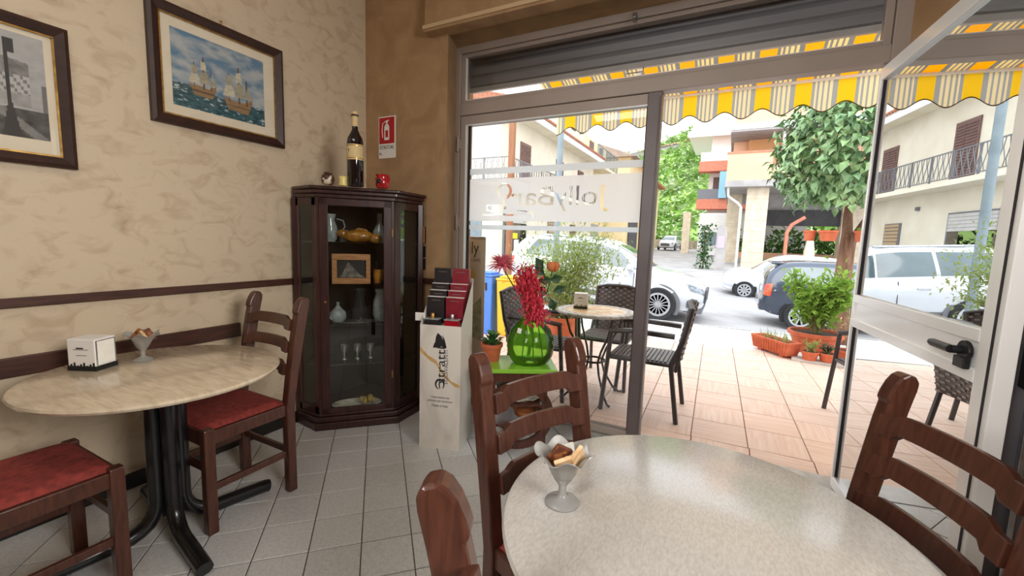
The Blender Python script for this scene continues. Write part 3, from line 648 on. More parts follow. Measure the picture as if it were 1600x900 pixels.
for k in range(6):
    b = MB(); b.ball((.035 * math.cos(k * 1.05), .025 * math.sin(k * 1.05), .022 + .012 * (k % 2)), .020, 8, 5); b.build('rose', mat('yellow_glaze' if k == 0 else 'yellow_glaze_b', S(206, 182, 92), .4, c2=S(150, 120, 50), scale=60), t, smooth=50)

# things on top of the cabinet
M_wine = mat('dark_wine_glass', S(26, 16, 18), .08, c2=S(20, 12, 14), scale=8, coat=.6)
M_label = mat('cream_label', S(222, 200, 150), .6, c2=S(208, 182, 130), scale=12)
t = thing('wine_bottle', 'large dark wine bottle with cream label on top of the cabinet', 'bottle', (-2.085, 1.915, cz))
b = MB(); b.lathe([(.001, 0), (.044, 0), (.048, .006), (.048, .26), (.044, .285), (.028, .315), (.018, .335), (.0165, .375), (.001, .375)], 28); b.build('glass_body', M_wine, t, smooth=45)
b = MB(); b.lathe([(.0485, .155), (.0487, .156), (.0487, .245), (.0485, .246)], 28); b.build('label', M_label, t, smooth=45)
for zz in (.162, .236):
    b = MB(); b.lathe([(.0489, zz), (.049, zz + .001), (.049, zz + .004), (.0489, zz + .005)], 28); b.build('label_border', M_gold, t)
b = MB(); b.lathe([(.0185, .355), (.0185, .41), (.021, .412), (.021, .425), (.018, .427), (.018, .44), (.001, .442)], 20); b.build('capsule', M_label, t, smooth=45)
b = MB(); b.lathe([(.0215, .413), (.0215, .424)], 20); b.build('capsule_band', M_woodd, t)
b = MB(); b.add([(-.004, -.0495, .215), (.0, -.0495, .195), (.004, -.0495, .215), (.0, -.0495, .220)], [(0, 1, 2, 3)]); b.build('label_crest', M_woodd, t)
t = thing('painted_pot', 'small brown pot with white pattern at the left on the cabinet top', 'pot', (-2.19, 1.80, cz))
b = MB(); b.lathe([(.022, 0), (.034, .012), (.038, .032), (.032, .055), (.02, .062), (.024, .07), (.02, .07), (.001, .06)], 20); b.build('body', mat('patterned_glaze', S(74, 46, 32), .4, c2=S(214, 200, 176), scale=26, detail=2, lo=.52, hi=.58), t, smooth=50)
t = thing('cream_mug', 'small cream yellow mug left of the wine bottle', 'mug', (-2.135, 1.866, cz), R(30))
b = MB(); b.lathe([(.027, 0), (.027, .008), (.024, .03), (.029, .055), (.025, .055), (.02, .03), (.001, .012)], 20); b.build('body', mat('cream_yellow_glaze', S(232, 214, 138), .3, c2=S(222, 200, 120), scale=20), t, smooth=50)
b = MB(); b.tube([(.024, 0, .045), (.042, 0, .04), (.042, 0, .018), (.024, 0, .012)], .004, 6); b.build('handle', mat('cream_glaze_handle', S(226, 206, 130), .3), t, smooth=50)
t = thing('red_jar', 'red glazed two-handled jar right of the wine bottle', 'jar', (-1.975, 2.03, cz), R(10))
M_red = mat('red_glaze', S(190, 22, 30), .2, c2=S(150, 14, 22), scale=8, coat=.5)
b = MB(); b.lathe([(.034, 0), (.044, .02), (.042, .05), (.036, .068), (.044, .082), (.038, .082), (.03, .066), (.001, .05)], 22); b.build('body', M_red, t, smooth=50)
for s_ in (-1, 1):
    b = MB(); b.tube([(s_ * .036, 0, .072), (s_ * .052, 0, .06), (s_ * .042, 0, .03)], .005, 6); b.build('handle', M_red, t, smooth=50)
b = MB(); b.ball((0, -.040, .038), .018, 10, 6, (1, .35, 1)); b.build('dark_medallion', M_cabin, t, smooth=50)

# ------------------------------------------------------------------ wall sign, switches
t = thing('extinguisher_sign', 'red and white fire extinguisher sign on the wall above the cabinet', 'sign', (-2.335, YW, 2.005))
b = MB(); b.box(-.082, .082, -.004, 0, -.15, .15); b.build('white_plate', M_white, t)
M_signred = mat('sign_red', S(186, 24, 34), .5, c2=S(176, 20, 30), scale=10)
b = MB(); b.box(-.075, .072, -.0055, -.004, -.045, .142); b.build('red_field', M_signred, t)
b = MB(); b.prism([(-.022, -.02), (.022, -.02), (.024, -.012), (.024, .075), (.012, .095), (-.012, .095), (-.024, .075), (-.024, -.012)], -.0062, -.0055, 'y'); b.prism([(-.008, .098), (.008, .098), (.008, .112), (.022, .118), (.02, .124), (-.012, .118)], -.0062, -.0055, 'y')
b.tube([(-.01, -.006, .115), (-.04, -.006, .10), (-.046, -.006, .05), (-.040, -.006, .0)], .003, 5); b.build('extinguisher_symbol', M_white, t)
b = MB(); b.box(-.013, .013, -.0066, -.0062, .0, .05); b.build('symbol_label', M_signred, t)
text('lettering', 'ESTINTORE', .033, M_blackm, t, (-.002, -.0045, -.073), (R(90), 0, 0), sc=(.82, 1.1, 1))
text('lettering', 'N.', .028, M_blackm, t, (-.062, -.0045, -.118), (R(90), 0, 0))
for k, (x0, x1, z0, z1, lab) in enumerate(((-2.075, -1.965, 1.235, 1.355, 'topmost of three black switch plates, with an orange tab, beside the cabinet'), (-2.07, -1.965, 1.135, 1.215, 'middle of three black switch plates with white rockers beside the cabinet'), (-2.065, -1.965, 1.045, 1.125, 'lowest of three black switch plates with white rockers beside the cabinet'))):
    t = thing('switch_plate', lab, 'switch', ((x0 + x1) / 2, YW, (z0 + z1) / 2), 0, 'black switch plates'); hw, hh = (x1 - x0) / 2, (z1 - z0) / 2
    b = MB(); b.box(-hw, hw, -.012, 0, -hh, hh); b.build('plate', M_blackm, t, bevel=.003)
    if k:
        for xx in (-.018, .022): b = MB(); b.box(xx - .009, xx + .009, -.016, -.012, -.018, .018); b.build('rocker', M_white, t, bevel=.001)
    else:
        b = MB(); b.box(.018, .05, -.02, -.012, -.058, .058); b.build('orange_tab', mat('orange_plastic', S(206, 132, 74), .5), t)
        b = MB(); b.ball((-.02, -.012, .0), .014, 10, 5); b.build('dial', M_cabin, t)

# ------------------------------------------------------------------ perfume display stand
dsp = thing('perfume_display', 'white marbled cardboard display stand printed with a leaf logo', 'display stand', (-1.614, 1.964, 0), R(16.5))
M_card = mat('marbled_card', S(226, 220, 210), .5, c2=S(204, 196, 186), scale=2.2, stretch=(1.5, 1, .8), detail=6, dist=1.2, lo=.45, hi=.62)
M_cardgold = mat('gold_vein_print', S(196, 152, 84), .5, c2=S(214, 180, 126), scale=20)
M_ink = mat('black_ink', S(34, 30, 34), .6)
M_ink2 = mat('grey_ink', S(110, 102, 100), .6)
M_boxk = mat('black_box_card', S(34, 30, 36), .35, c2=S(26, 23, 28), scale=10, coat=.3)
M_boxr = mat('crimson_box_card', S(142, 22, 44), .35, c2=S(120, 16, 36), scale=10, coat=.3)
DW, DD, DH = .255, .235, .765
b = MB()
b.add([(0, 0, 0), (DW, 0, 0), (DW, DD, 0), (0, DD, 0), (0, 0, DH), (DW, 0, DH), (DW, DD, 1.03), (0, DD, 1.03), (.006, .006, DH - .03), (DW - .006, .006, DH - .03), (DW - .006, DD - .006, .80), (.006, DD - .006, .80)],
      [(0, 1, 5, 4), (1, 2, 6, 5), (2, 3, 7, 6), (3, 0, 4, 7), (3, 2, 1, 0), (4, 5, 9, 8), (5, 6, 10, 9), (6, 7, 11, 10), (7, 4, 8, 11), (8, 9, 10, 11)])
b.build('carton', M_card, dsp)
b = MB(); b.add([(.0, -.0006, .63), (.0, -.0006, .60), (.06, -.0006, .55), (.10, -.0006, .53), (.155, -.0006, .45), (.22, -.0006, .40), (DW, -.0006, .395), (DW, -.0006, .41), (.2, -.0006, .43), (.15, -.0006, .48), (.10, -.0006, .555), (.05, -.0006, .58)], [tuple(range(12))]); b.build('gold_vein', M_cardgold, dsp)
text('logo', 'stratti', .095, M_ink, dsp, (.135, -.001, .525), (R(90), R(-90), 0), sc=(1.0, .8, 1))
b = MB(); cxl, czl = .128, .405
ring = [(cxl + .026 * math.cos(a), czl + .030 * math.sin(a)) for a in [R(x) for x in range(-50, 262, 12)]]
p = stroke(ring, .006); b.prism(p, -.0012, -.0004, 'y'); b.prism(stroke([(cxl, czl - .026), (cxl - .004, czl), (cxl, czl + .026)], .004), -.0012, -.0004, 'y'); b.build('logo_initial', M_ink, dsp)
text('logo_subline', 'EQUIVALENTI', .034, M_ink2, dsp, (.168, -.001, .515), (R(90), R(-90), 0), sc=(1.0, .9, 1))
for p in ([(.118, .625), (.095, .66), (.102, .70), (.112, .72), (.135, .70), (.150, .66), (.160, .625), (.135, .64)], [(.112, .63), (.082, .628), (.090, .655), (.10, .662)], [(.15, .63), (.168, .632), (.155, .68), (.14, .71)]):
    b = MB(); b.prism(p, -.0012, -.0004, 'y'); b.build('leaf_mark', M_ink, dsp)
text('small_print', "L'equivalente che", .017, M_ink2, dsp, (.13, -.001, .325), (R(90), 0, 0))
text('small_print', 'profuma per emozione', .017, M_ink2, dsp, (.13, -.001, .302), (R(90), 0, 0))
text('small_print', 'Made in Italy', .020, M_ink2, dsp, (.13, -.001, .272), (R(90), 0, 0))
DM = Matrix.Translation((-1.614, 1.964, 0)) @ Matrix.Rotation(R(16.5), 4, 'Z')
for col_, (x0, m, nm) in enumerate(((.014, M_boxk, 'black'), (.132, M_boxr, 'crimson'))):
    for r_ in range(4):
        y0 = .075 + r_ * .038; z0 = DH + .02 + r_ * .048 + .0
        hh = (.115, .115, .115, .165)[r_]; z0 = (.952, .988, 1.026, 1.118)[r_] - hh; q = DM @ Vector((x0, y0, z0))
        t = thing('perfume_box', nm + ' perfume carton, ' + ['front', 'second', 'third', 'back'][r_] + ' step of its column in the display stand', 'box', q, R(16.5), 'perfume cartons in the display')
        b = MB(); b.box(0, .108, 0, .034, -.06, hh - .03); b.build('carton', m, t, bevel=.001)
        b = MB(); b.box(.0, .108, -.0004, .034, hh - .03, hh - .0275); b.build('carton_lid', M_white if r_ < 3 else m, t)
        b = MB(); b.box(.028, .082, -.0008, 0, hh - .052, hh - .048); b.build('printed_name', M_ink2, t)
for x0, m, nm in ((.065, M_boxk, 'black'), (.188, mat('red_perfume_glass', S(190, 20, 40), .08, trans=.3, coat=.4), 'red')):
    q = DM @ Vector((x0, .036, DH - .012))
    t = thing('perfume_bottle', nm + ' tester bottle with glass collar at the front of the display', 'bottle', q, R(16.5), 'perfume testers')
    b = MB(); b.box(-.045, .045, -.024, .024, 0, .040); b.build('flask', m, t, bevel=.006)
    b = MB(); b.box(-.047, .047, -.026, .026, .0405, .047); b.build('collar', M_ornate, t, bevel=.003)
    b = MB(); b.lathe([(.012, .047), (.012, .075), (.010, .078), (.001, .078)], 14); b.build('cap', M_gold if nm == 'black' else M_steel, t, smooth=40)
q = DM @ Vector((-.035, .05, .775))
t = thing('price_card', 'small white price card sticking out left of the display stand', 'card', q, R(16.5))
b = MB(); b.box(-.018, .045, 0, .002, 0, .05); b.build('card', M_white, t)

# ------------------------------------------------------------------ small stand with vase and plant
st_ = thing('side_stand', 'small wooden stand with lime green top and round hoop front', 'stand', (-1.09, 2.24, 0), R(31))
b = MB(); b.box(-.215, .215, -.15, .15, .525, .55); b.build('top', M_greenwood, st_, bevel=.004)
b = MB(); b.box(-.19, .19, -.135, -.115, .47, .525); b.box(-.19, .19, .115, .135, .47, .525); b.build('apron', M_wood, st_, bevel=.003)
def ringmesh(y):
    b = MB(); n = 40; vs = []
    for r_, yy in ((.205, y - .012), (.205, y + .012), (.160, y + .012), (.160, y - .012)): vs += [(r_ * math.cos(2 * math.pi * i / n), yy, .27 + r_ * 1.0 * math.sin(2 * math.pi * i / n)) for i in range(n)]
    b.add(vs, [(k * n + i, k * n + (i + 1) % n, ((k + 1) % 4) * n + (i + 1) % n, ((k + 1) % 4) * n + i) for k in range(4) for i in range(n)]); return b
for y in (-.12, .12): ringmesh(y).build('hoop', M_wood, st_, smooth=40)
for z, hw in ((.20, .165), (.32, .165), (.41, .13)):
    n = 12; pts = [(-hw + 2 * hw * i / n, -.125 + .008 * math.sin(i * 2.1)) for i in range(n + 1)]; b = MB(); b.prism(pts + [(hw, .12), (-hw, .12)], z, z + .014); b.build('shelf', M_wood, st_)
for sx_ in (-.15, .15):
    for sy in (-.12, .12): b = MB(); b.box(sx_ - .014, sx_ + .014, sy - .012, sy + .012, 0, .525); b.build('leg', M_wood, st_, bevel=.003)
SM = Matrix.Translation((-1.09, 2.24, 0)) @ Matrix.Rotation(R(31), 4, 'Z')
t = thing('lace_tray', 'white scallop-edged tray on the hoop shelf of the stand', 'tray', SM @ Vector((.0, -.02, .335)), R(31))
b = MB(); b.lathe([(.001, 0), (.10, .002), (.135, .02), (.138, .018), (.10, -.001)], 48, wob=lambda r_, z, a: (r_ * (1 + .05 * math.cos(10 * a)), z + (.008 * math.cos(10 * a) if r_ > .12 else 0)), M=Matrix.Diagonal((1.1, .7, 1, 1))); b.build('dish', M_china, t, smooth=50)
t = thing('wooden_bowl', 'brown wooden bowl on the lower hoop shelf of the stand', 'bowl', SM @ Vector((.05, -.04, .2145)), R(31))
b = MB(); b.lathe([(.03, 0), (.065, .03), (.075, .06), (.07, .06), (.05, .025), (.001, .012)], 24); b.build('body', mat('turned_beech', S(176, 110, 66), .4, c2=S(140, 80, 44), scale=9, stretch=(1, 1, 6)), t, smooth=50)
for k, (xx, yy) in enumerate(((-.06, -.06), (.03, -.09))):
    t = thing('ceramic_egg', 'cream ceramic egg on the scalloped tray, ' + ('left one' if k == 0 else 'right one'), 'egg', SM @ Vector((xx * .6, yy * .6, .3375)), 0, 'ceramic eggs')
    b = MB(); b.ball((0, 0, .018), .016, 10, 8, (1, 1, 1.15)); b.build('shell', mat('cream_egg' if k == 0 else 'yellow_egg', S(232, 220, 150) if k else S(236, 230, 214), .35), t, smooth=60)

def green_glass():
    m = bpy.data.materials.new('green_demijohn_glass'); m.use_nodes = True; n = m.node_tree.nodes; l = m.node_tree.links; n.remove(n['Principled BSDF'])
    o = n['Material Output']; tr = n.new('ShaderNodeBsdfTransparent'); tr.inputs[0].default_value = (.64, .97, .34, 1)
    gl = n.new('ShaderNodeBsdfGlossy'); gl.inputs['Roughness'].default_value = .03
    tl = n.new('ShaderNodeBsdfTranslucent'); tl.inputs[0].default_value = (.50, .95, .14, 1)
    m0 = n.new('ShaderNodeMixShader'); m0.inputs[0].default_value = .34; l.new(tr.outputs[0], m0.inputs[1]); l.new(tl.outputs[0], m0.inputs[2])
    fr_ = n.new('ShaderNodeFresnel'); fr_.inputs[0].default_value = 1.35; mx = n.new('ShaderNodeMixShader'); l.new(fr_.outputs[0], mx.inputs[0]); l.new(m0.outputs[0], mx.inputs[1]); l.new(gl.outputs[0], mx.inputs[2]); l.new(mx.outputs[0], o.inputs[0])
    return m
VC = Vector((-1.025, 2.265, .55)); rv = Vector((.8899, .4562, 0)); fv = Vector((-.4562, .8899, 0))
t = thing('glass_vase', 'bulbous green glass demijohn vase on the green stand', 'vase', VC)
b = MB(); b.lathe([(.001, .004), (.085, .0), (.115, .02), (.135, .06), (.141, .11), (.135, .16), (.115, .21), (.08, .25), (.05, .285), (.041, .31), (.042, .36), (.048, .375), (.050, .382), (.044, .382), (.038, .36)], 40); b.build('bulb', green_glass(), t, smooth=60)
b = MB(); M4 = Matrix.Translation((0, 0, 0)); b.add([(-.03, -.128, .205), (-.005, -.131, .20), (-.0, -.125, .228), (-.026, -.122, .232)], [(0, 1, 2, 3)]); b.build('paper_tag', M_white, t)
M_stem = mat('dark_stem', S(44, 70, 30), .6, c2=S(30, 50, 22), scale=20)
M_dleaf = mat('deep_green_leaf', S(44, 84, 44), .5, c2=S(30, 62, 34), scale=20, rand=.15)
M_pink = thin('pink_petal', S(240, 150, 168), .45); M_crim = thin('crimson_plume', S(226, 86, 104), .35)
M_rose = thin('peach_rose', S(232, 150, 100), .35)
def fp(px, py, dep=0): return VC + rv * ((px - 826) / 268) + Vector((0, 0, (566 - py) / 268)) + fv * dep
def stem(parent, pts, r=.0035): b = MB(); b.tube(pts, r, 6); return b.build('stem', M_stem, parent, smooth=60)
base_ = VC + Vector((0, 0, .012)); neck = VC + Vector((0, 0, .36))
# chrysanthemum
t = thing('pink_chrysanthemum', 'spiky pink chrysanthemum leaning left in the green vase', 'flower', fp(777, 412, .0)); O = Vector(t.location)
rng = random.Random(3); b = MB()
for k in range(130):
    a = rng.uniform(0, 6.283); el = rng.uniform(-.3, 1.1); d_ = Vector((math.cos(a) * math.cos(el), math.sin(a) * math.cos(el), math.sin(el))); b.leaf((0, 0, 0), d_, (0, 0, 1), rng.uniform(.08, .115), .018, .15)
b.build('petals', M_pink, t)
b = MB(); b.ball((0, 0, .015), .018, 10, 6); b.build('flower_centre', M_crim, t, smooth=50)
stem(t, [Vector((0, 0, 0)), fp(800, 450) - O, neck - rv * .02 - O, base_ - rv * .05 - O])
for k, (px, py, dx) in enumerate(((806, 458, -1), (800, 470, -1))):
    b = MB(); p0 = fp(px, py) - O; b.leaf(p0, rv * dx + Vector((0, 0, .15 - .1 * k)), (0, 0, 1), .12 - .03 * k, .035, .1); b.build('leaf', mat('olive_leaf' + str(k), S(92, 84, 56), .6), t)
# plume
t = thing('crimson_plume', 'large crimson feathery plume flower in the middle of the green vase', 'flower', fp(826, 480, -.03)); O = Vector(t.location)
b = MB(); spine = [fp(817, 415, -.02), fp(818, 440, -.04), fp(822, 465, -.06), fp(826, 490, -.08)]
for k in range(1700):
    s_ = rng.random(); i = min(2, int(s_ * 3)); p0 = spine[i].lerp(spine[i + 1], s_ * 3 - i) + rv * rng.gauss(-.008 + .035 * s_, .031) + fv * rng.gauss(0, .028) + Vector((0, 0, rng.gauss(0, .022)))
    d_ = rv * rng.gauss(0, .6) + fv * rng.gauss(-.2, .5) + Vector((0, 0, rng.gauss(-.5, .5))); b.leaf(p0 - O, d_, (0, 0, 1), rng.uniform(.022, .042), .014, .2)
b.build('florets', M_crim, t)['kind'] = 'stuff'
stem(t, [spine[0] - O, spine[3] - O, neck - O, base_ + rv * .02 - O])
# rose
t = thing('peach_rose', 'dried peach rose at the right of the green vase', 'flower', fp(857, 409, .02)); O = Vector(t.location)
for k in range(9):
    b = MB(); a = k * 2.4; rr = .018 + .0028 * k; e1 = 1.25 - .08 * k
    b.grid(5, 6, lambda i, j: (rr * math.cos(-1.3 + (1.3 + e1) * j) * math.cos(a + (i - .5) * 2.2), rr * math.cos(-1.3 + (1.3 + e1) * j) * math.sin(a + (i - .5) * 2.2), rr * math.sin(-1.3 + (1.3 + e1) * j) * .95)); b.build('petal', M_rose, t, smooth=60)
stem(t, [Vector((0, 0, -.015)), fp(850, 450, .01) - O, neck + rv * .02 - O, base_ + rv * .08 - O])
for k, (px, py, dx, dz) in enumerate(((845, 425, -1, .6), (852, 432, 1, .2), (856, 430, -1, -.1), (858, 450, 1, .3), (850, 455, -1, .5), (842, 415, -1, 1.), (855, 460, .4, -.8))):
    b = MB(); b.leaf(fp(px, py, .01) - O, rv * dx * .7 + Vector((0, 0, dz)), -fv, .085, .058, .12); b.build('leaf', M_dleaf, t)
# succulent
t = thing('potted_succulent', 'small jade plant in a terracotta pot beside the green vase', 'potted plant', (-1.245, 2.185, .55))
b = MB(); b.lathe([(.001, 0), (.045, 0), (.06, .085), (.067, .087), (.068, .108), (.06, .108), (.056, .09), (.001, .088)], 24); b.build('pot', M_terra, t, smooth=40)
b = MB(); b.lathe([(.001, .0885), (.056, .0885), (.057, .092), (.001, .095)], 20); b.build('soil', M_soil, t)
b = MB(); M_jade = mat('jade_leaf', S(70, 128, 58), .35, c2=S(44, 92, 40), scale=14)
for k in range(46):
    a = rng.uniform(0, 6.28); r_ = rng.uniform(0, .045); z = .095 + rng.uniform(0, .075) * (1 - r_ / .06); b.leaf((r_ * math.cos(a), r_ * math.sin(a), z), (math.cos(a), math.sin(a), rng.uniform(.3, 1.5)), (0, 0, 1), .05, .026, .05)
b.build('leaves', M_jade, t)
b = MB()
for k in range(5): b.tube([(0, 0, .09), (.02 * math.cos(k * 1.3), .02 * math.sin(k * 1.3), .15)], .005, 5)
b.build('stems', M_stem, t)

# dark upright cooler behind the open leaf
t = thing('drinks_cooler', 'dark grey upright cooler half hidden behind the open glass door', 'cooler', (1.075, 2.10, 0))
M_cool = mat('charcoal_steel', S(120, 116, 118), .45, .2, c2=S(110, 106, 108), scale=4)
b = MB(); b.box(-.32, .60, -.28, .32, .06, 1.95); b.build('body', M_cool, t, bevel=.006)
b = MB(); b.box(-.318, .59, -.34, -.282, .10, 1.90); b.build('door', mat('charcoal_door', S(96, 92, 96), .4, c2=S(88, 84, 88), scale=5), t, bevel=.005)
b = MB(); b.box(-.278, -.262, -.36, -.34, .2, 1.5); b.build('handle_strip', M_steel, t, bevel=.003)
b = MB(); b.box(-.30, -.18, -.375, -.3401, .90, 1.03); b.build('lock_box', M_blackm, t, bevel=.004)
for x in (-.27, .27):
    for y in (-.2, .27): b = MB(); b.box(x - .03, x + .03, y - .03, y + .03, 0, .06); b.build('foot', M_blackm, t)
#EXTERIOR
# ------------------------------------------------------------------ terrace, pavement, road
M_terr = [mat('rosy_terrace_tile_' + 'ab'[k], S(232, 206, 188), .55, c2=S(218, 184, 162), scale=5, stretch=((.6, 9, 1), (9, .6, 1))[k], detail=4, dist=.3, lo=.35, hi=.75, rand=.05, bump=.25, bscale=5) for k in (0, 1)]
M_joint = mat('terrace_joint', S(150, 118, 100), .9, c2=S(130, 100, 84), scale=20)
M_pave = mat('pale_paving', S(226, 222, 216), .7, c2=S(206, 202, 196), scale=8, rand=.05)
M_pjoint = mat('paving_joint', S(172, 168, 162), .9, c2=S(158, 154, 148), scale=20)
M_road = mat('asphalt', S(176, 174, 174), .85, c2=S(150, 148, 148), scale=1.2, detail=10, lo=.35, hi=.7, bump=.1, bscale=60)
M_kerb = mat('kerb_stone', S(196, 192, 186), .8, c2=S(172, 168, 162), scale=6)
te = struct('terrace_ground')
b = MB(); b.box(-6, 6, 2.86, 6.03, -.5, -.006); b.build('terrace_bed', M_joint, te)
tp = .343; hh = tp / 2 - .004
tmh = []
for k in (0, 1):
    q = MB(); q.add([(-hh, -hh, 0), (hh, -hh, 0), (hh, hh, 0), (-hh, hh, 0), (-hh - .002, -hh - .002, -.008), (hh + .002, -hh - .002, -.008), (hh + .002, hh + .002, -.008), (-hh - .002, hh + .002, -.008)], [(0, 1, 2, 3)] + [(4 + i, 4 + (i + 1) % 4, (i + 1) % 4, i) for i in range(4)])
    tmh.append(q.mesh('terrace_tile', M_terr[k]))
ph = R(1.7)
for i in range(-10, 12):
    for j in range(-1, 10):
        lx, ly = (i + .5) * tp, (j + .5) * tp; x = -.148 + lx * math.cos(ph) - ly * math.sin(ph); y = 3.01 + lx * math.sin(ph) + ly * math.cos(ph)
        if 2.99 < y < 5.9: inst('terrace_tile', tmh[(i + j) % 2], te, (x, y, 0), (0, 0, ph))
        elif y < 2.99 or y < 6.06:
            sq = [(x + a * hh, y + c * hh) for a, c in ((-1, -1), (1, -1), (1, 1), (-1, 1))]; p = clip(sq, -9, 9, 2.862, 6.026)
            if p and parea(p) > .004: q = MB(); q.prism([(a - x, c - y) for a, c in p], -.008, 0); q.build('terrace_tile', M_terr[(i + j) % 2], te, loc=(x, y, 0))
pv = struct('sidewalk')
b = MB(); b.box(-7, 7, 6.03, 7.42, -.5, -.006); b.build('paving_bed', M_pjoint, pv)
pm_ = MB(); pm_.box(-.142, .142, -.142, .142, -.008, 0); pmm = pm_.mesh('paving_slab', M_pave)
for i in range(-15, 20):
    for j in range(5):
        y = 6.175 + j * .288
        if y < 7.4: inst('paving_slab', pmm, pv, (i * .288 + .05, y, 0), (0, 0, 0))
kb = struct('kerb')
for i in range(-9, 9): b = MB(); b.box(-.39, .39, -.06, .06, -.5, .0); b.build('kerb_stone', M_kerb, kb, loc=(i * .79, 7.485, 0), bevel=.01)
def gz(x, y):
    z0 = -.33 - .05 * max(-12, min(4, x + 1.1))
    if y <= 13: return z0
    if y <= 32: return z0 + (-.03 - z0) * ((y - 13) / 19)
    if y <= 50: return -.03 + .71 * (y - 32) / 18
    return .68 + .02 * (y - 50)
b = MB(); b.grid(60, 90, lambda i, j: (-40 + 80 * i, 7.5 + 72 * j, gz(-40 + 80 * i, 7.5 + 72 * j))); sbuild(b, 'road', M_road, smooth=60)

# ------------------------------------------------------------------ awning
M_aw = {'y': thin('awning_yellow', S(255, 206, 40), .5), 'g': thin('awning_grey', S(168, 170, 168), .5), 'c': thin('awning_cream', S(248, 228, 178), .5), 'o': thin('awning_edge', S(90, 78, 52), .3)}
aw = thing('striped_awning', 'yellow and grey striped awning with scalloped valance over the terrace', 'awning', (0, 2.95, 0))
seq = [('y', .12), ('g', .022), ('c', .014), ('g', .016), ('c', .020), ('g', .014), ('c', .024), ('g', .014), ('c', .020), ('g', .012), ('g', .024)]
keys = ['y', 'g', 'c', 'o']; XA0, XA1, YA = -1.82, 4.2, 1.55       # front edge 1.55 m out
cn = MB(); va = MB(); x = -2.026; zt_, zw = 2.70, 3.10
while x < XA1:
    for k, wd in seq:
        x0, x1 = max(x, XA0), min(x + wd, XA1); x += wd
        if x1 <= x0: continue
        cn.cur = va.cur = keys.index(k)
        cn.add([(x0, 0, zw), (x1, 0, zw), (x1, YA, zt_), (x0, YA, zt_), (x0, 0, zw + .003), (x1, 0, zw + .003), (x1, YA, zt_ + .003), (x0, YA, zt_ + .003)], [(3, 2, 1, 0), (4, 5, 6, 7)])
        n = max(2, int((x1 - x0) / .012)); ps = [x0 + (x1 - x0) * i / n for i in range(n + 1)]
        zb_ = lambda q: 2.475 + .036 * math.cos(2 * math.pi * (q + 2.026 - .06) / .30)
        for i in range(n):
            a, c = ps[i], ps[i + 1]; va.cur = keys.index(k)
            va.add([(a, YA, zb_(a)), (c, YA, zb_(c)), (c, YA, zt_), (a, YA, zt_)], [(0, 1, 2, 3)])
            va.cur = 3; va.add([(a, YA - .002, zb_(a) - .004), (c, YA - .002, zb_(c) - .004), (c, YA - .002, zb_(c) + .006), (a, YA - .002, zb_(a) + .006)], [(0, 1, 2, 3)])
cn.build('canopy', [M_aw[k] for k in keys], aw); va.build('valance', [M_aw[k] for k in keys], aw)
b = MB(); b.box(XA0, XA1, YA - .03, YA + .02, zt_ - .01, zt_ + .04); b.build('front_bar', M_white, aw, bevel=.006)
for xx in (-1.2, 1.9): b = MB(); b.tube([(xx, .02, 2.98), (xx + .5, .75, 2.84), (xx + .1, YA - .02, 2.69)], .02, 8); b.build('folding_arm', M_white, aw)

# ------------------------------------------------------------------ terrace furniture
M_wick = mat('dark_wicker', S(84, 76, 74), .5, c2=S(60, 54, 54), scale=10, bump=.2, bscale=60)
M_wickf = mat('dark_plastic_frame', S(62, 54, 52), .45, c2=S(50, 44, 42), scale=8)
M_wickl = mat('wicker_highlight', S(130, 122, 118), .45, c2=S(104, 96, 94), scale=12)
def wick(label):
    t = thing('wicker_armchair', label, 'chair', group='dark wicker terrace armchairs')
    for sx_ in (-1, 1):
        b = MB(); b.tube([(sx_ * .235, -.25, 0), (sx_ * .225, -.215, .43), (sx_ * .235, -.20, .62)], .017, 6); b.build('front_leg', M_wickf, t, smooth=40)
        b = MB(); b.tube([(sx_ * .225, .30, 0), (sx_ * .215, .235, .43)], .017, 6); b.build('rear_leg', M_wickf, t, smooth=40)
        b = MB(); b.tube([(sx_ * .235, -.215, .625), (sx_ * .24, -.05, .645), (sx_ * .225, .25, .635)], .020, 6); b.build('armrest', M_wickf, t, smooth=40)
    b = MB(); b.box(-.225, .225, -.225, .235, .405, .43)
    b.build('seat_frame', M_wickf, t, bevel=.006)
    b = MB()
    for k in range(14): b.box(-.20, .20, -.205 + k * .030, -.186 + k * .030, .431, .438)
    b.build('seat_weave', M_wickl, t)
    def bk(i, j): xx = -.205 + .41 * i; z = .37 + .47 * j; return (xx, .235 + .085 * j - .035 * (1 - (xx / .205) ** 2) * 1.0 + .03, z + .015 * (1 - (xx / .205) ** 2) * j)
    b = MB(); b.grid(12, 8, bk); o = b.build('back_panel', M_wick, t, smooth=60); so2 = o.modifiers.new('thick', 'SOLIDIFY'); so2.thickness = .012
    b = MB()
    for jj in range(22):
        for ii in range(11):
            if (ii + jj) % 2: continue
            p = [Vector(bk((ii + a) / 11, (jj + c) / 22)) for a, c in ((.1, .15), (.9, .15), (.9, .85), (.1, .85))]
            for off in (-.005, .018): b.add([q + Vector((0, off, 0)) for q in p], [(0, 1, 2, 3)])
    b.build('back_weave', M_wickl, t)['kind'] = 'stuff'
    b = MB(); b.tube([(-.215, .235, .42), bk(0, .5), bk(0, 1), bk(.25, 1.02), bk(.5, 1.02), bk(.75, 1.02), bk(1, 1), bk(1, .5), (.215, .235, .42)], .018, 6); b.build('back_frame', M_wickf, t, smooth=40)
    return t
wk = wick('dark wicker armchair right of the bistro table, seen through the open doorway'); place(wk, (-.56, 3.38, 0), R(-90))
dup(wk, (-.97, 3.86, 0), R(0), 'dark wicker armchair behind the bistro table, its back towards the white car')
dup(wk, (-1.36, 3.34, 0), R(90), 'dark wicker armchair left of the bistro table, behind the green vase')
dup(wk, (1.06, 3.96, 0), R(-78), 'dark wicker armchair at the edge of the open door, beside the small potted plants')
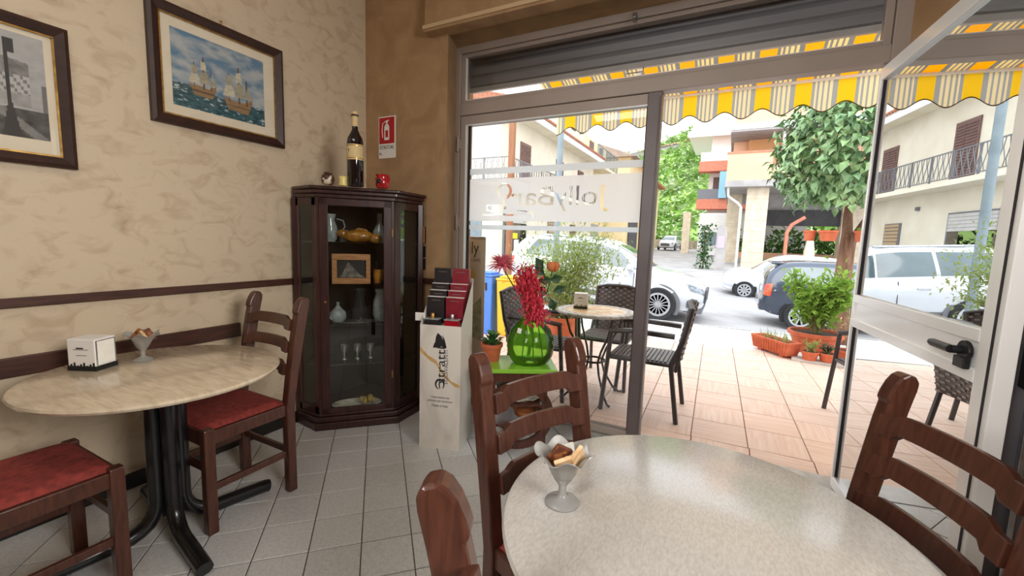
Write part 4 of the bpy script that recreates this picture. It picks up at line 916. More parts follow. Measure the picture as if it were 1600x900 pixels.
t = thing('bistro_table', 'round mosaic bistro table with curved black iron legs on the terrace', 'table', (-.96, 3.40, 0))
M_mos = mat('mosaic_top', S(232, 212, 176), .4, c2=S(206, 168, 120), scale=16, detail=3, lo=.4, hi=.6)
b = MB(); b.lathe([(.001, .705), (.25, .705), (.25, .725), (.001, .725)], 40); b.build('mosaic_centre', M_mos, t)
b = MB(); b.lathe([(.25, .704), (.315, .704), (.32, .715), (.315, .727), (.25, .727), (.25, .704)], 40, cap=False); b.build('top_rim', mat('grey_mosaic_rim', S(150, 146, 140), .4, c2=S(206, 200, 190), scale=30, lo=.45, hi=.55), t, smooth=40)
for k in range(4):
    a = R(45 + 90 * k); c, s_ = math.cos(a), math.sin(a); b = MB()
    b.tube([(c * r_, s_ * r_, z) for r_, z in ((.27, .70), (.22, .55), (.12, .40), (.08, .30), (.11, .2), (.2, .06), (.26, .012), (.29, .012))], .010, 6); b.build('leg', M_black, t, smooth=60)
b = MB(); b.lathe([(.088, .30), (.1, .30), (.1, .315), (.088, .315), (.088, .30)], 20, cap=False); b.build('leg_ring', M_black, t)
napkin('white napkin dispenser on the bistro table outside', (-1.10, 3.43, .727), R(15), .727)
# banner, bins, shrub, post
t = thing('roll_up_banner', 'pale roll-up banner with handwritten lettering just outside the closed pane', 'banner', (-2.14, 3.05, 0), R(-4))
b = MB(); b.box(-.33, .33, 0, .006, .08, 1.29); b.build('sheet', mat('banner_cream', S(232, 226, 206), .5, c2=S(220, 212, 190), scale=2), t)
b = MB(); b.box(-.34, .34, -.05, .06, 0, .08); b.box(-.33, .33, -.008, .012, 1.28, 1.30); b.build('cassette', M_steel, t, bevel=.005)
text('lettering', 'Jolly', .13, M_ink, t, (.16, -.001, 1.20), (R(90), 0, 0), sc=(.95, 1.1, 1)); text('lettering', 'CAFFE', .035, M_ink2, t, (.235, -.001, 1.10), (R(90), 0, 0))
b = MB(); b.prism([(.20 + .04 * math.cos(a), .98 + .05 * math.sin(a)) for a in [R(x) for x in range(0, 360, 30)]], -.001, 0, 'y'); b.build('yellow_print', mat('yellow_print', S(226, 200, 110), .6), t)
b = MB(); b.prism([(.15, .45), (.31, .42), (.30, .8), (.2, .7)], -.001, 0, 'y'); b.build('grey_print', mat('grey_print', S(190, 190, 160), .6, c2=S(120, 140, 90), scale=14), t)
def bin_(label, cx, cy, m, w_, h_):
    t = thing('recycling_bin', label, 'bin', (cx, cy, 0), 0, 'recycling bins'); a = w_ / 2
    b = MB(); b.add([(-a * .85, -a * .85, 0), (a * .85, -a * .85, 0), (a * .85, a * .85, 0), (-a * .85, a * .85, 0), (-a, -a, h_), (a, -a, h_), (a, a, h_), (-a, a, h_)], [(3, 2, 1, 0), (0, 1, 5, 4), (1, 2, 6, 5), (2, 3, 7, 6), (3, 0, 4, 7), (4, 5, 6, 7)]); b.build('bin_body', m, t, bevel=.015)
    b = MB(); b.box(-a * 1.06, a * 1.06, -a * 1.06, a * 1.06, h_, h_ + .03); b.box(-a * .8, a * .8, -a * .8, a * .8, h_ + .03, h_ + .06); b.build('lid', m, t, bevel=.012)
    return t
t = bin_('tall blue recycling bin behind the flowers', -2.93, 5.0, mat('blue_plastic', S(70, 130, 226), .4), .29, .78)
b = MB(); b.box(-.09, -.05, -.150, -.140, .6, .70); b.box(.02, .06, -.150, -.140, .6, .70); b.build('slots', M_blackm, t)
t = bin_('yellow recycling bin with red and white label', -2.60, 5.05, mat('yellow_plastic', S(250, 196, 40), .4), .30, .74)
b = MB(); b.add([(-.06, -.146, .40), (.08, -.146, .40), (-.04, -.148, .56)], [(0, 1, 2)]); b.build('red_label', M_signred, t)
b = MB(); b.add([(.08, -.1465, .40), (.10, -.147, .52), (-.04, -.1485, .56)], [(0, 1, 2)]); b.build('white_label', M_white, t)
def plant(name, label, loc, pot, leafm, n, span, L, Wd, stems, cat='potted plant', up=.5, seed=1, soft=.5, stem_r=.006):
    t = thing(name, label, cat, loc); rg = random.Random(seed)
    if pot:
        r0, r1, h_ = pot; b = MB(); b.lathe([(.001, 0), (r0, 0), (r1 * .96, h_ * .82), (r1 * 1.04, h_ * .83), (r1 * 1.05, h_), (r1 * .95, h_), (r1 * .92, h_ * .85), (.001, h_ * .85)], 28); b.build('pot', M_terra, t, smooth=40)
        b = MB(); b.lathe([(.001, h_ * .9), (r1 * .93, h_ * .88)], 20); b.build('soil', M_soil, t)
    h0 = pot[2] * .85 if pot else 0; tips = []
    b = MB()
    for k in range(stems):
        a = rg.uniform(0, 6.28); q = rg.uniform(.2, 1) ** .6; tip = (span[0] * q * math.cos(a), span[0] * q * math.sin(a), h0 + span[1] * rg.uniform(.55, 1)); s0 = (.3 * tip[0] * .3, .3 * tip[1] * .3, h0)
        m_ = (tip[0] * .45, tip[1] * .45, h0 + (tip[2] - h0) * .6); b.tube([s0, m_, tip], stem_r, 5, taper=.4); tips.append((Vector(s0), Vector(m_), Vector(tip)))
    b.build('stems', mat(name + '_stem', S(132, 116, 80), .8, c2=S(104, 92, 62), scale=10), t)
    b = MB()
    for k in range(n):
        s0, m_, tp_ = rg.choice(tips); f = rg.uniform(.25, 1.05); p = m_.lerp(tp_, (f - .5) * 2) if f > .5 else s0.lerp(m_, f * 2)
        p = p + Vector((rg.gauss(0, 1), rg.gauss(0, 1), rg.gauss(0, 1))) * span[0] * .13 * soft * 2; d_ = Vector((rg.gauss(0, .7), rg.gauss(0, .7), rg.gauss(up, .5))); b.leaf(p, d_, (rg.gauss(0, .3), rg.gauss(0, .3), 1), L * rg.uniform(.6, 1.2), Wd, .15)
    b.build('foliage', leafm, t)['kind'] = 'stuff'
    return t
M_lime = thin('light_green_leaf', S(134, 168, 76), .3)
M_olive = thin('pale_green_needle', S(156, 174, 104), .35)
plant('feathery_shrub', 'feathery pale green shrub in a large terracotta pot behind the bistro table', (-1.88, 5.05, 0), (.17, .23, .34), M_olive, 4600, (.56, 1.12), .08, .022, 34, up=.4, seed=5, soft=.9, stem_r=.004)
t = thing('wooden_post', 'brown wooden post standing at the edge of the terrace', 'post', (-2.955, 5.62, 0))
b = MB(); b.box(-.04, .04, -.04, .04, 0, 3.3); b.build('shaft', mat('post_brown', S(160, 108, 72), .6, c2=S(140, 90, 58), scale=5, stretch=(4, 4, .5)), t, bevel=.006)
b = MB(); b.box(-.06, .06, -.06, .06, 0, .05); b.build('base', M_steel, t)
t = thing('street_pole', 'pale grey metal street pole at the edge of the pavement', 'pole', (-3.12, 7.95, -.24))
M_pole = mat('galvanised_pole', S(132, 146, 152), .5, .2, c2=S(116, 130, 136), scale=4)
b = MB(); b.tube([(0, 0, 0), (0, 0, 2.4), (0, 0, 6.2)], .058, 14); b.build('shaft', M_pole, t, smooth=40)
b = MB(); b.tube([(0, 0, 0), (0, 0, .12)], .085, 14); b.build('base_collar', M_pole, t, smooth=40)
# planters
t = thing('planter_box', 'ribbed rectangular terracotta planter box at the terrace edge', 'planter', (.56, 6.03, 0), R(-52))
b = MB(); b.add([(-.26, -.08, .03), (.26, -.08, .03), (.26, .08, .03), (-.26, .08, .03), (-.29, -.105, .19), (.29, -.105, .19), (.29, .105, .19), (-.29, .105, .19), (-.265, -.08, .19), (.265, -.08, .19), (.265, .08, .19), (-.265, .08, .19), (-.25, -.07, .15), (.25, -.07, .15), (.25, .07, .15), (-.25, .07, .15)],
    [(3, 2, 1, 0)] + [(i, (i + 1) % 4, 4 + (i + 1) % 4, 4 + i) for i in range(4)] + [(4 + i, 4 + (i + 1) % 4, 8 + (i + 1) % 4, 8 + i) for i in range(4)] + [(8 + i, 8 + (i + 1) % 4, 12 + (i + 1) % 4, 12 + i) for i in range(4)]); b.build('trough', M_terra, t, bevel=.006)
b = MB()
for k in range(13): b.add([(-.25 + k * .04, -.083, .04), (-.23 + k * .04, -.083, .04), (-.23 + k * .0415, -.104, .165), (-.252 + k * .0415, -.104, .165), (-.24 + k * .04, -.094, .04), (-.24 + k * .0415, -.114, .165)], [(0, 4, 5, 3), (4, 1, 2, 5), (3, 5, 2), (0, 1, 4)])
b.build('ribs', M_terra, t)
b = MB(); b.box(-.25, .25, -.07, .07, .151, .160); b.build('soil', M_soil, t)
b = MB(); b.box(-.2, -.14, -.06, .06, 0, .03); b.box(.14, .2, -.06, .06, 0, .03); b.build('feet', M_terra, t)
b = MB(); rg = random.Random(2)
for k in range(40): b.leaf((rg.uniform(-.2, .2), rg.uniform(-.04, .04), .16), (rg.gauss(0, .4), rg.gauss(0, .4), 1), (0, 1, 0), rg.uniform(.05, .16), .012)
b.build('sparse_sprouts', M_olive, t)
plant('bushy_bowl_plant', 'bushy light green plant in a wide terracotta bowl by the tree trunk', (1.02, 6.42, 0), (.20, .29, .26), M_lime, 1700, (.38, .78), .11, .05, 16, seed=8, soft=.6, stem_r=.012)
plant('small_potted_herb', 'small round green plant in the left of two little terracotta pots', (.885, 5.775, .03), (.065, .085, .10), M_olive, 200, (.08, .13), .05, .01, 10, seed=11)
plant('small_potted_succulent', 'small grey-green succulent in the right of two little terracotta pots', (1.05, 5.78, .03), (.065, .085, .10), M_dleaf, 90, (.07, .09), .05, .022, 8, seed=12)
plant('dry_twig_plant', 'dry yellowish twiggy plant in a pot right of the succulent', (1.27, 5.95, 0), (.09, .12, .16), mat('dry_leaf', S(206, 178, 110), .7, c2=S(170, 140, 80), scale=10), 60, (.22, .55), .07, .016, 16, seed=13, stem_r=.004)
t = thing('stone_ledge', 'low grey stone ledge under the two little terracotta pots', 'ledge', (1.0, 5.80, 0), R(-8))
b = MB(); b.box(-.28, .36, -.10, .12, 0, .03); b.build('slab', M_kerb, t, bevel=.004)
# tree with hanging pots
t = thing('street_tree', 'small leafy street tree with a twisted brown trunk at the kerb', 'tree', (1.40, 7.22, 0))
M_bark = mat('bark', S(138, 104, 82), .9, c2=S(96, 70, 54), scale=6, stretch=(4, 4, .7), bump=.6, bscale=8)
b = MB(); b.tube([(.05, 0, -.02), (.0, 0, .35), (-.02, 0, .8), (-.02, 0, 1.2), (-.01, 0, 1.5)], .115, 12, taper=.75); b.tube([(-.02, 0, 1.3), (-.05, 0, 1.75), (-.02, .02, 2.3)], .07, 10, taper=.6); b.tube([(-.0, 0, 1.35), (.16, 0, 1.7), (.3, .05, 2.2)], .06, 10, taper=.6); b.tube([(-.04, 0, 1.9), (-.35, -.1, 2.3), (-.6, -.1, 2.5)], .035, 8, taper=.5)
b.build('trunk', M_bark, t, smooth=50)
lm = MB(); lm.leaf((0, 0, 0), (1, 0, 0), (0, 0, 1), .15, .085, .18); M_treel = mat('glossy_tree_leaf', S(128, 156, 104), .3, c2=S(86, 118, 80), scale=3, rand=.35); lmesh = lm.mesh('leaf', M_treel)
rg = random.Random(21); fo = MB(); ncount = 0
for k in range(3600):
    a, el = rg.uniform(0, 6.283), math.asin(rg.uniform(-.75, 1)); n_ = Vector((math.cos(a) * math.cos(el), math.sin(a) * math.cos(el), math.sin(el))); rad = rg.uniform(.70, 1.06) + .12 * mnoise.noise(n_ * 2.2)
    lum = 1 if n_.z > -.2 else .9
    p = Vector((-.03, 0, 2.62)) + Vector((n_.x * .88, n_.y * .82, n_.z * .96)) * rad
    d_ = (n_ * .5 + Vector((rg.gauss(0, .5), rg.gauss(0, .5), rg.gauss(-.55, .4)))).normalized(); L_ = rg.uniform(.75, 1.2)
    if n_.y < -.15 and rad > .92 and ncount < 290:
        ncount += 1; q = d_.to_track_quat('X', 'Z'); o = inst('leaf', lmesh, t, p, q.to_euler(), (L_, L_, L_))
    else: fo.leaf(p, d_, n_ + Vector((0, 0, .6)), .15 * L_, .085 * L_, .18)
fo.build('foliage', M_treel, t)['kind'] = 'stuff'
for k, (x_, y_, lab) in enumerate(((.93, 7.08, 'leftmost orange pot hung on the tree trunk'), (1.12, 6.98, 'larger orange pot hung on the tree trunk, second from the left'), (1.50, 6.99, 'orange pot with green sprouts hung on the right of the tree trunk'))):
    t = thing('hanging_pot', lab, 'pot', (x_, y_, 1.40), 0, 'orange pots hung on the tree'); q = (.07, .105, .10)[k]
    b = MB(); b.lathe([(.001, 0), (q * .8, 0), (q, .11), (q * 1.1, .112), (q * 1.1, .14), (q * .95, .14), (q * .9, .1), (.001, .1)], 22); b.build('pot', M_terra, t, smooth=40)
    b = MB(); b.tube([(0, q * .9, .12), (.02, .2, .10)] if k < 2 else [(0, q * .9, .12), (-.02, .16, .1)], .006, 5); b.build('bracket', M_black, t)
    if k == 2:
        b = MB()
        for s_ in range(24): b.leaf((rg.uniform(-.07, .07), rg.uniform(-.06, .06), .11), (rg.gauss(0, .6), rg.gauss(0, .6), 1), (0, 1, 0), .08, .03)
        b.build('sprouts', M_lime, t)

# ------------------------------------------------------------------ cars
def cr1(p, t):
    n = len(p); i = min(int(t), n - 2); f = t - i; g = lambda k: p[max(0, min(n - 1, k))]
    a, b_, c, d = g(i - 1), g(i), g(i + 1), g(i + 2)
    return .5 * (2 * b_ + (c - a) * f + (2 * a - 5 * b_ + 4 * c - d) * f * f + (3 * b_ - a - 3 * c + d) * f ** 3)
def make_car(label, loc, rz, pitch, st, paint, wheels, wr, opt):
    t = thing('car', label, 'car', loc, rz, None); t.rotation_euler = (0, pitch, rz)
    cols = list(zip(*st))      # x, zb, wl, zm, wm, zbelt, wb, ztop, wt
    def P(u_, v_, off=0):
        x, zb, wl_, zm, wm, ze, wb, zt, wt = [cr1(c, u_) for c in cols]
        ys = [0, wl_ * .9, wl_, wm, wb, wt, wt * .55, 0]; zs = [zb, zb, zb + .10, zm, ze, zt - .035, zt + .006, zt + .012]
        y, z = cr1(ys, v_), cr1(zs, v_)
        return Vector((x, -y, z))
    nu, nv = (len(st) - 1) * 6, 7 * 4
    b = MB()
    for sgn in (1, -1):
        vs = []
        for i in range(nu + 1):
            for j in range(nv + 1): p = P(i / 6, j / 4); vs.append((p.x, p.y * sgn, p.z))
        fs = [(i * (nv + 1) + j, (i + 1) * (nv + 1) + j, (i + 1) * (nv + 1) + j + 1, i * (nv + 1) + j + 1) for i in range(nu) for j in range(nv)]
        caps = [tuple(range(nv + 1)), tuple((nu * (nv + 1) + j) for j in range(nv, -1, -1))]
        if sgn < 0: fs = [f[::-1] for f in fs]; caps = [c[::-1] for c in caps]
        b.add(vs, fs + caps)
    b.build('body', paint, t, smooth=38)
    def patch(name, m, u0, u1, v0, v1, off=.006, n=8, both=True, par=None):
        for sgn in ((1, -1) if both else (1,)):
            q = MB(); vs = []
            for i in range(n + 1):
                for j in range(n + 1):
                    uu = (u0[0] + (u1[0] - u0[0]) * i / n) * (1 - j / n) + (u0[1] + (u1[1] - u0[1]) * i / n) * j / n if isinstance(u0, tuple) else u0 + (u1 - u0) * i / n
                    vv = v0 + (v1 - v0) * j / n; p = P(uu, vv); du_ = P(uu + .02, vv) - P(uu - .02, vv); dv_ = P(uu, vv + .02) - P(uu, vv - .02); nn = du_.cross(dv_)
                    if nn.length > 1e-9: nn.normalize()
                    if nn.y > 0 and v1 < 5.4 or (v1 >= 5.4 and nn.z < 0): nn = -nn
                    p = p + nn * off; vs.append((p.x, p.y * sgn, p.z))
            q.add(vs, [(i * (n + 1) + j, (i + 1) * (n + 1) + j, (i + 1) * (n + 1) + j + 1, i * (n + 1) + j + 1) for i in range(n) for j in range(n)]); q.build(name, m, par or t, smooth=60)
    for nm, m, u0, u1, v0, v1 in opt['patches']: patch(nm, m, u0, u1, v0, v1)
    for (wx, hw) in wheels:
        for sgn in (-1, 1):
            y = sgn * hw
            b = MB(); n = 22; r_ = wr + .075
            arc = [(wx + r_ * math.cos(R(a)), wr + r_ * math.sin(R(a))) for a in range(-24, 205, 12)]; b.prism(arc, y - .012, y + .012, 'y'); b.build('wheel_arch', opt['arch'], t)
            M4 = Matrix.Translation((wx, y + sgn * .040, wr)) @ Matrix.Rotation(R(90) * sgn, 4, 'X')
            b = MB(); b.lathe([(wr * .60, .02), (wr * .70, -.015), (wr * .93, -.03), (wr, -.01), (wr, .12), (wr * .6, .12)], 32, M=M4, cap=False); w_ = b.build('tyre', opt['tyre'], t, smooth=40)
            b = MB(); b.lathe([(.001, -.004), (wr * .15, -.006), (wr * .16, .01), (.001, .012)], 16, M=M4); b.lathe([(wr * .58, -.012), (wr * .70, -.014), (wr * .70, .02), (wr * .58, .02), (wr * .58, -.012)], 28, M=M4, cap=False)
            for k in range(opt['spokes']):
                a = 2 * math.pi * k / opt['spokes']; M5 = M4 @ Matrix.Rotation(a, 4, 'Z'); b.box(wr * .1, wr * .62, -wr * opt['sw'], wr * opt['sw'], -.008, .012, M5)
            b.build('wheel_rim', opt['rim'], w_)
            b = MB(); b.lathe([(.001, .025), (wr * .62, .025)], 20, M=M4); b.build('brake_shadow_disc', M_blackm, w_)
    for f in opt['extra']: f(t, P)
    return t
M_tyre = mat('tyre_rubber', S(44, 44, 46), .85, c2=S(34, 34, 36), scale=20); M_rim = mat('alloy_rim', S(196, 198, 202), .3, .5, c2=S(180, 182, 186), scale=10)
M_carglass = mat('car_window_glass', S(86, 104, 108), .05, c2=S(64, 80, 84), scale=1.5, coat=.8, spec=.9)
M_carglassd = mat('car_window_dark', S(36, 44, 48), .05, c2=S(28, 34, 38), scale=1.5, coat=.8, spec=.9)
M_wpaint = mat('white_car_paint', S(208, 212, 217), .2, c2=S(204, 208, 214), scale=1, coat=.8); M_bpaint = mat('blue_grey_car_paint', S(70, 78, 92), .22, .25, c2=S(62, 70, 84), scale=1, coat=.8)
M_clad = mat('grey_cladding', S(112, 112, 116), .6); M_lamp = mat('head_lamp', S(150, 156, 162), .1, .3, c2=S(70, 76, 82), scale=14, coat=.6); M_tail = mat('tail_lamp', S(226, 50, 36), .15, c2=S(240, 110, 60), scale=5, coat=.6)
M_grille = mat('black_grille', S(46, 48, 52), .5, c2=S(96, 98, 102), scale=60, lo=.48, hi=.52)
def bx(name, m, *a, bev=.01):
    def f(t, P): b = MB(); b.box(*a); b.build(name, m, t, bevel=bev)
    return f
def mir(name, m, x, y, z, sc):
    def f(t, P):
        for s_ in (-1, 1): b = MB(); b.ball((x, s_ * y, z), .1 * sc, 10, 6, (.75, 1, .75)); b.tube([(x + .03, s_ * (y - .14), z - .05), (x, s_ * y, z - .04)], .025, 6); b.build(name, m, t, smooth=60)
    return f
SUV = [(0.0, .48, .70, .78, .80, 1.00, .76, 1.10, .66), (.10, .34, .80, .74, .89, 1.06, .86, 1.34, .66), (.42, .27, .84, .74, .92, 1.07, .90, 1.55, .62), (1.2, .25, .85, .74, .925, 1.05, .90, 1.61, .62), (2.2, .25, .85, .74, .925, 1.02, .90, 1.60, .62), (2.85, .25, .85, .73, .925, 1.00, .89, 1.38, .64), (3.38, .25, .85, .72, .92, .98, .84, 1.06, .70), (3.85, .25, .84, .66, .91, .90, .80, 1.00, .62), (4.22, .27, .80, .60, .87, .80, .74, .91, .56), (4.42, .34, .70, .56, .76, .74, .66, .80, .48), (4.46, .40, .62, .54, .68, .70, .58, .74, .42)]
suvopt = dict(arch=M_clad, tyre=M_tyre, rim=M_rim, spokes=15, sw=.026, patches=[('side_window', M_carglass, (2.05, 2.35), (3.2, 3.2), 4.12, 4.82), ('side_window', M_carglass, (3.26, 3.26), (4.15, 4.1), 4.12, 4.82), ('front_side_window', M_carglass, (4.2, 4.15), (5.55, 4.75), 4.12, 4.80), ('windshield', M_carglass, 4.55, 5.9, 5.15, 7.0), ('rear_window', M_carglass, .35, 1.4, 5.15, 7.0), ('headlight', M_lamp, (7.9, 7.6), (9.6, 9.2), 3.45, 4.1), ('sill_cladding', M_clad, 2.6, 6.4, 2.0, 2.35), ('tail_light', M_tail, (.25, .45), (1.2, 1.3), 3.4, 3.95)],
    extra=[mir('wing_mirror', M_wpaint, 2.98, 1.02, 1.06, 1.1), bx('grille', M_grille, 4.34, 4.50, -.46, .46, .44, .72), bx('air_intake', M_grille, 4.16, 4.36, -.865, -.60, .36, .54), bx('lower_bumper', M_clad, 4.10, 4.46, -.72, .72, .24, .33), bx('door_handle', M_steel, 1.55, 1.75, -.945, -.915, .86, .89, bev=.006), bx('door_handle', M_steel, 2.55, 2.75, -.945, -.915, .85, .88, bev=.006), bx('door_gap', M_gasket, 2.02, 2.03, -.928, -.92, .42, 1.0, bev=.001), bx('door_gap', M_gasket, 3.06, 3.07, -.928, -.91, .42, .96, bev=.001), bx('roof_rail', M_steel, .7, 2.3, -.60, -.57, 1.60, 1.64)])
make_car('white crossover car parked along the kerb behind the bistro table', (-4.92, 10.15, -.135), 0, .050, SUV, M_wpaint, [(.92, .895), (3.62, .895)], .355, suvopt)
HAT = [(x * .905, zb * .95, wl_ * .91, zm * .88, wm * .91, ze * .89, wb * .90, zt * .905, wt * .92) for x, zb, wl_, zm, wm, ze, wb, zt, wt in SUV]
hatopt = dict(arch=M_blackm, tyre=M_tyre, rim=M_rim, spokes=10, sw=.05, patches=[('side_window', M_carglass, (1.75, 2.2), (3.2, 3.2), 4.15, 4.80), ('side_window', M_carglass, (3.28, 3.28), (4.15, 4.1), 4.15, 4.80), ('side_window', M_carglass, (4.2, 4.15), (5.5, 4.75), 4.15, 4.80), ('windshield', M_carglass, 4.55, 5.9, 5.15, 7.0), ('rear_window', M_carglass, .25, 1.6, 5.05, 7.0), ('tail_light', M_tail, (.15, .4), (1.25, 1.35), 3.1, 3.98)],
    extra=[mir('wing_mirror', M_bpaint, 2.75, .95, .96, .9), bx('rear_bumper', M_bpaint, -.06, .16, -.74, .74, .34, .62, bev=.05), bx('number_plate', M_white, -.012, .0, -.26, .26, .72, .83, bev=.002), bx('bumper_reflector', M_tail, -.07, -.02, -.62, -.45, .42, .46, bev=.003), bx('roof_spoiler', M_bpaint, .10, .42, -.52, .52, 1.36, 1.41, bev=.015), bx('door_handle', M_bpaint, 1.6, 1.78, -.865, -.83, .80, .83, bev=.006)])
make_car('dark blue-grey hatchback seen from behind, parked beyond the potted plants', (.66, 11.50, -.42), 0, .03, HAT, M_bpaint, [(.72, .81), (3.22, .81)], .305, hatopt)
SML = [(x * .80, zb * .95, wl_ * .88, zm * .84, wm * .885, ze * .92, wb * .86, zt * .93, wt * .90) for x, zb, wl_, zm, wm, ze, wb, zt, wt in SUV]
SML[7] = (3.05, .24, .74, .56, .80, .86, .74, 1.0, .62); SML[8] = (3.32, .26, .70, .52, .76, .78, .68, .90, .56); SML[9] = (3.5, .32, .62, .5, .68, .70, .58, .78, .46); SML[10] = (3.55, .38, .52, .48, .58, .64, .5, .68, .4)
smlopt = dict(arch=M_blackm, tyre=M_tyre, rim=M_rim, spokes=9, sw=.08, patches=[('side_window', M_carglass, (2.3, 2.6), (4.1, 4.0), 4.15, 4.78), ('side_window', M_carglass, (4.16, 4.06), (5.6, 4.8), 4.15, 4.78), ('windshield', M_carglass, 4.5, 6.0, 5.15, 7.0), ('rear_window', M_carglass, .35, 1.4, 5.15, 7.0)],
    extra=[mir('wing_mirror', M_wpaint, 2.45, .92, .98, .85), lambda t, P: [MB().ball((3.28, s_ * .54, .68), .095, 10, 6, (.8, .8, 1)).build('headlight', M_lamp, t, smooth=60) for s_ in (-1, 1)], bx('number_plate', M_white, 3.54, 3.565, -.24, .24, .40, .5, bev=.002)])
make_car('small white rounded hatchback parked across the road facing left', (3.32, 16.75, -.47), math.pi, -.02, SML, M_wpaint, [(.62, .78), (2.86, .77)], .29, smlopt)
farc = (-6.4, 50.0, .69); far_opt = dict(suvopt); far_opt['extra'] = suvopt['extra'][:4] + [bx('number_plate', M_white, 4.44, 4.49, -.26, .26, .5, .6, bev=.002)]
make_car('distant white car facing us at the end of the side street', (-6.0, 53.5, .73), R(-97), 0, SUV, M_wpaint, [(.92, .905), (3.62, .905)], .355, far_opt)

# ------------------------------------------------------------------ houses
M_cream = mat('cream_render', S(226, 219, 200), .8, c2=S(216, 207, 186), scale=1.2, detail=6); M_cream2 = mat('yellow_render', S(240, 222, 178), .8, c2=S(230, 210, 164), scale=1.2)
M_peach = mat('peach_render', S(238, 188, 152), .8, c2=S(230, 180, 144), scale=1); M_peach2 = mat('orange_render', S(226, 172, 120), .8, c2=S(224, 166, 112), scale=1)
M_brick = mat('brick_edge', S(214, 138, 114), .8, c2=S(204, 122, 98), scale=4); M_conc = mat('grey_concrete', S(176, 172, 170), .85, c2=S(158, 154, 152), scale=2)
M_shutb = mat('brown_shutter', S(118, 90, 84), .6, c2=S(104, 78, 72), scale=6); M_iron = mat('iron_railing', S(120, 122, 128), .5, .3); M_irond = mat('dark_iron', S(70, 74, 80), .5, .3)
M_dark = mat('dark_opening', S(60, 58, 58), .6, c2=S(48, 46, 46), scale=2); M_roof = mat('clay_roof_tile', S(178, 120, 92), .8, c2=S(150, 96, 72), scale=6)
M_traver = mat('travertine_cladding', S(222, 208, 184), .6, c2=S(204, 188, 162), scale=3); M_hw = glass('far_window_glass', .3, tint=(.3, .34, .36, 1))
def P_(par, name, m, *a, bev=0): b = MB(); b.box(*a); return b.build(name, m, par, bevel=bev)
def rail_y(par, x, y0, y1, z0, z1, m, step=.14, curly=True):
    b = MB(); b.box(x - .02, x + .02, y0, y1, z1 - .04, z1); b.box(x - .015, x + .015, y0, y1, z0 + .06, z0 + .09); o = b.build('railing', m, par)
    n = int((y1 - y0) / 1.1)
    for k in range(n + 1): q = MB(); y = y0 + (y1 - y0) * k / n; q.box(x - .025, x + .025, y - .025, y + .025, z0, z1); q.build('railing_post', m, o)
    b = MB(); y = y0 + .1; k = 0
    while y < y1 - .1:
        h_ = z1 - z0; c = (-1) ** k
        b.tube([(x, y, z0 + .08), (x, y + .05 * c, z0 + h_ * .3), (x, y - .05 * c, z0 + h_ * .65), (x, y, z1 - .03)] if curly else [(x, y, z0 + .06), (x, y, z1 - .03)], .013, 4, cap=False); y += step; k += 1
    b.build('balusters', m, o)['kind'] = 'stuff'
def rail_x(par, y, x0, x1, z0, z1, m, step=.14):
    b = MB(); b.box(x0, x1, y - .02, y + .02, z1 - .04, z1); b.box(x0, x1, y - .015, y + .015, z0 + .06, z0 + .09); o = b.build('railing', m, par)
    n = max(1, int((x1 - x0) / 1.1))
    for k in range(n + 1): q = MB(); x = x0 + (x1 - x0) * k / n; q.box(x - .025, x + .025, y - .025, y + .025, z0, z1); q.build('railing_post', m, o)
    b = MB(); x = x0 + .1; k = 0
    while x < x1 - .1:
        h_ = z1 - z0; c = (-1) ** k; b.tube([(x, y, z0 + .08), (x + .05 * c, y, z0 + h_ * .3), (x - .05 * c, y, z0 + h_ * .65), (x, y, z1 - .03)], .013, 4, cap=False); x += step; k += 1
    b.build('balusters', m, o)['kind'] = 'stuff'
def shutter_y(par, x, y0, y1, z0, z1, m):     # louvred shutter pair on a wall facing +X
    o = P_(par, 'shutter_frame', m, x, x + .05, y0 - .08, y1 + .08, z0, z1 + .08)
    n = int((z1 - z0) / .11); ym = (y0 + y1) / 2
    for (a, c) in ((y0, ym - .03), (ym + .03, y1)):
        for k in range(n):
            z = z0 + .08 + k * (z1 - z0 - .1) / n; q = MB(); q.add([(x + .05, a, z), (x + .05, c, z), (x + .085, c, z + .03), (x + .085, a, z + .03), (x + .05, c, z + .075), (x + .05, a, z + .075)], [(0, 1, 2, 3), (3, 2, 4, 5), (0, 3, 5), (1, 4, 2)]); q.build('louvre_slat', m, o)
LX, LY0, LY1 = -9.5, 17.0, 31.0
h = thing('cream_house', 'cream two-storey house with brown shutters and a long balcony along the side street', 'house', (0, 0, 0))
P_(h, 'wall', M_cream, -17, LX, LY0, LY1, -.2, 7.0)
P_(h, 'eave_soffit', M_cream, -17.6, LX + .85, LY0 - .6, LY1 + .3, 6.92, 7.12); P_(h, 'eave_fascia', M_white, LX + .83, LX + .9, LY0 - .62, LY1 + .3, 6.84, 7.16)
ro = MB(); ro.add([(LX + .95, LY0 - .65, 7.16), (LX + .95, LY1 + .3, 7.16), (-13.4, LY1 + .3, 8.6), (-13.4, LY0 - .65, 8.6), (-17.6, LY0 - .65, 7.16), (-17.6, LY1 + .3, 7.16)], [(0, 1, 2, 3), (3, 2, 5, 4), (0, 3, 4), (1, 5, 2)]); ro_ = ro.build('roof', M_roof, h)
for k in range(70): y = LY0 - .6 + k * .205; q = MB(); q.tube([(LX + .98, y, 7.19), (-10.4, y, 7.70)], .075, 6); q.build('roof_tile', M_roof, ro_)
P_(h, 'balcony_slab', M_cream, LX, LX + .95, LY0 - .9, LY1 - 1, 3.62, 3.80); P_(h, 'balcony_slab', M_cream, -16, LX, LY0 - .9, LY0, 3.62, 3.80)
rail_y(h, LX + .9, LY0 - .86, LY1 - 1.1, 3.80, 4.78, M_iron); rail_x(h, LY0 - .86, -15.9, LX + .88, 3.80, 4.78, M_iron)
for y0 in (19.0, 23.7, 27.6): shutter_y(h, LX, y0, y0 + 1.0, 3.82, 5.95, M_shutb)
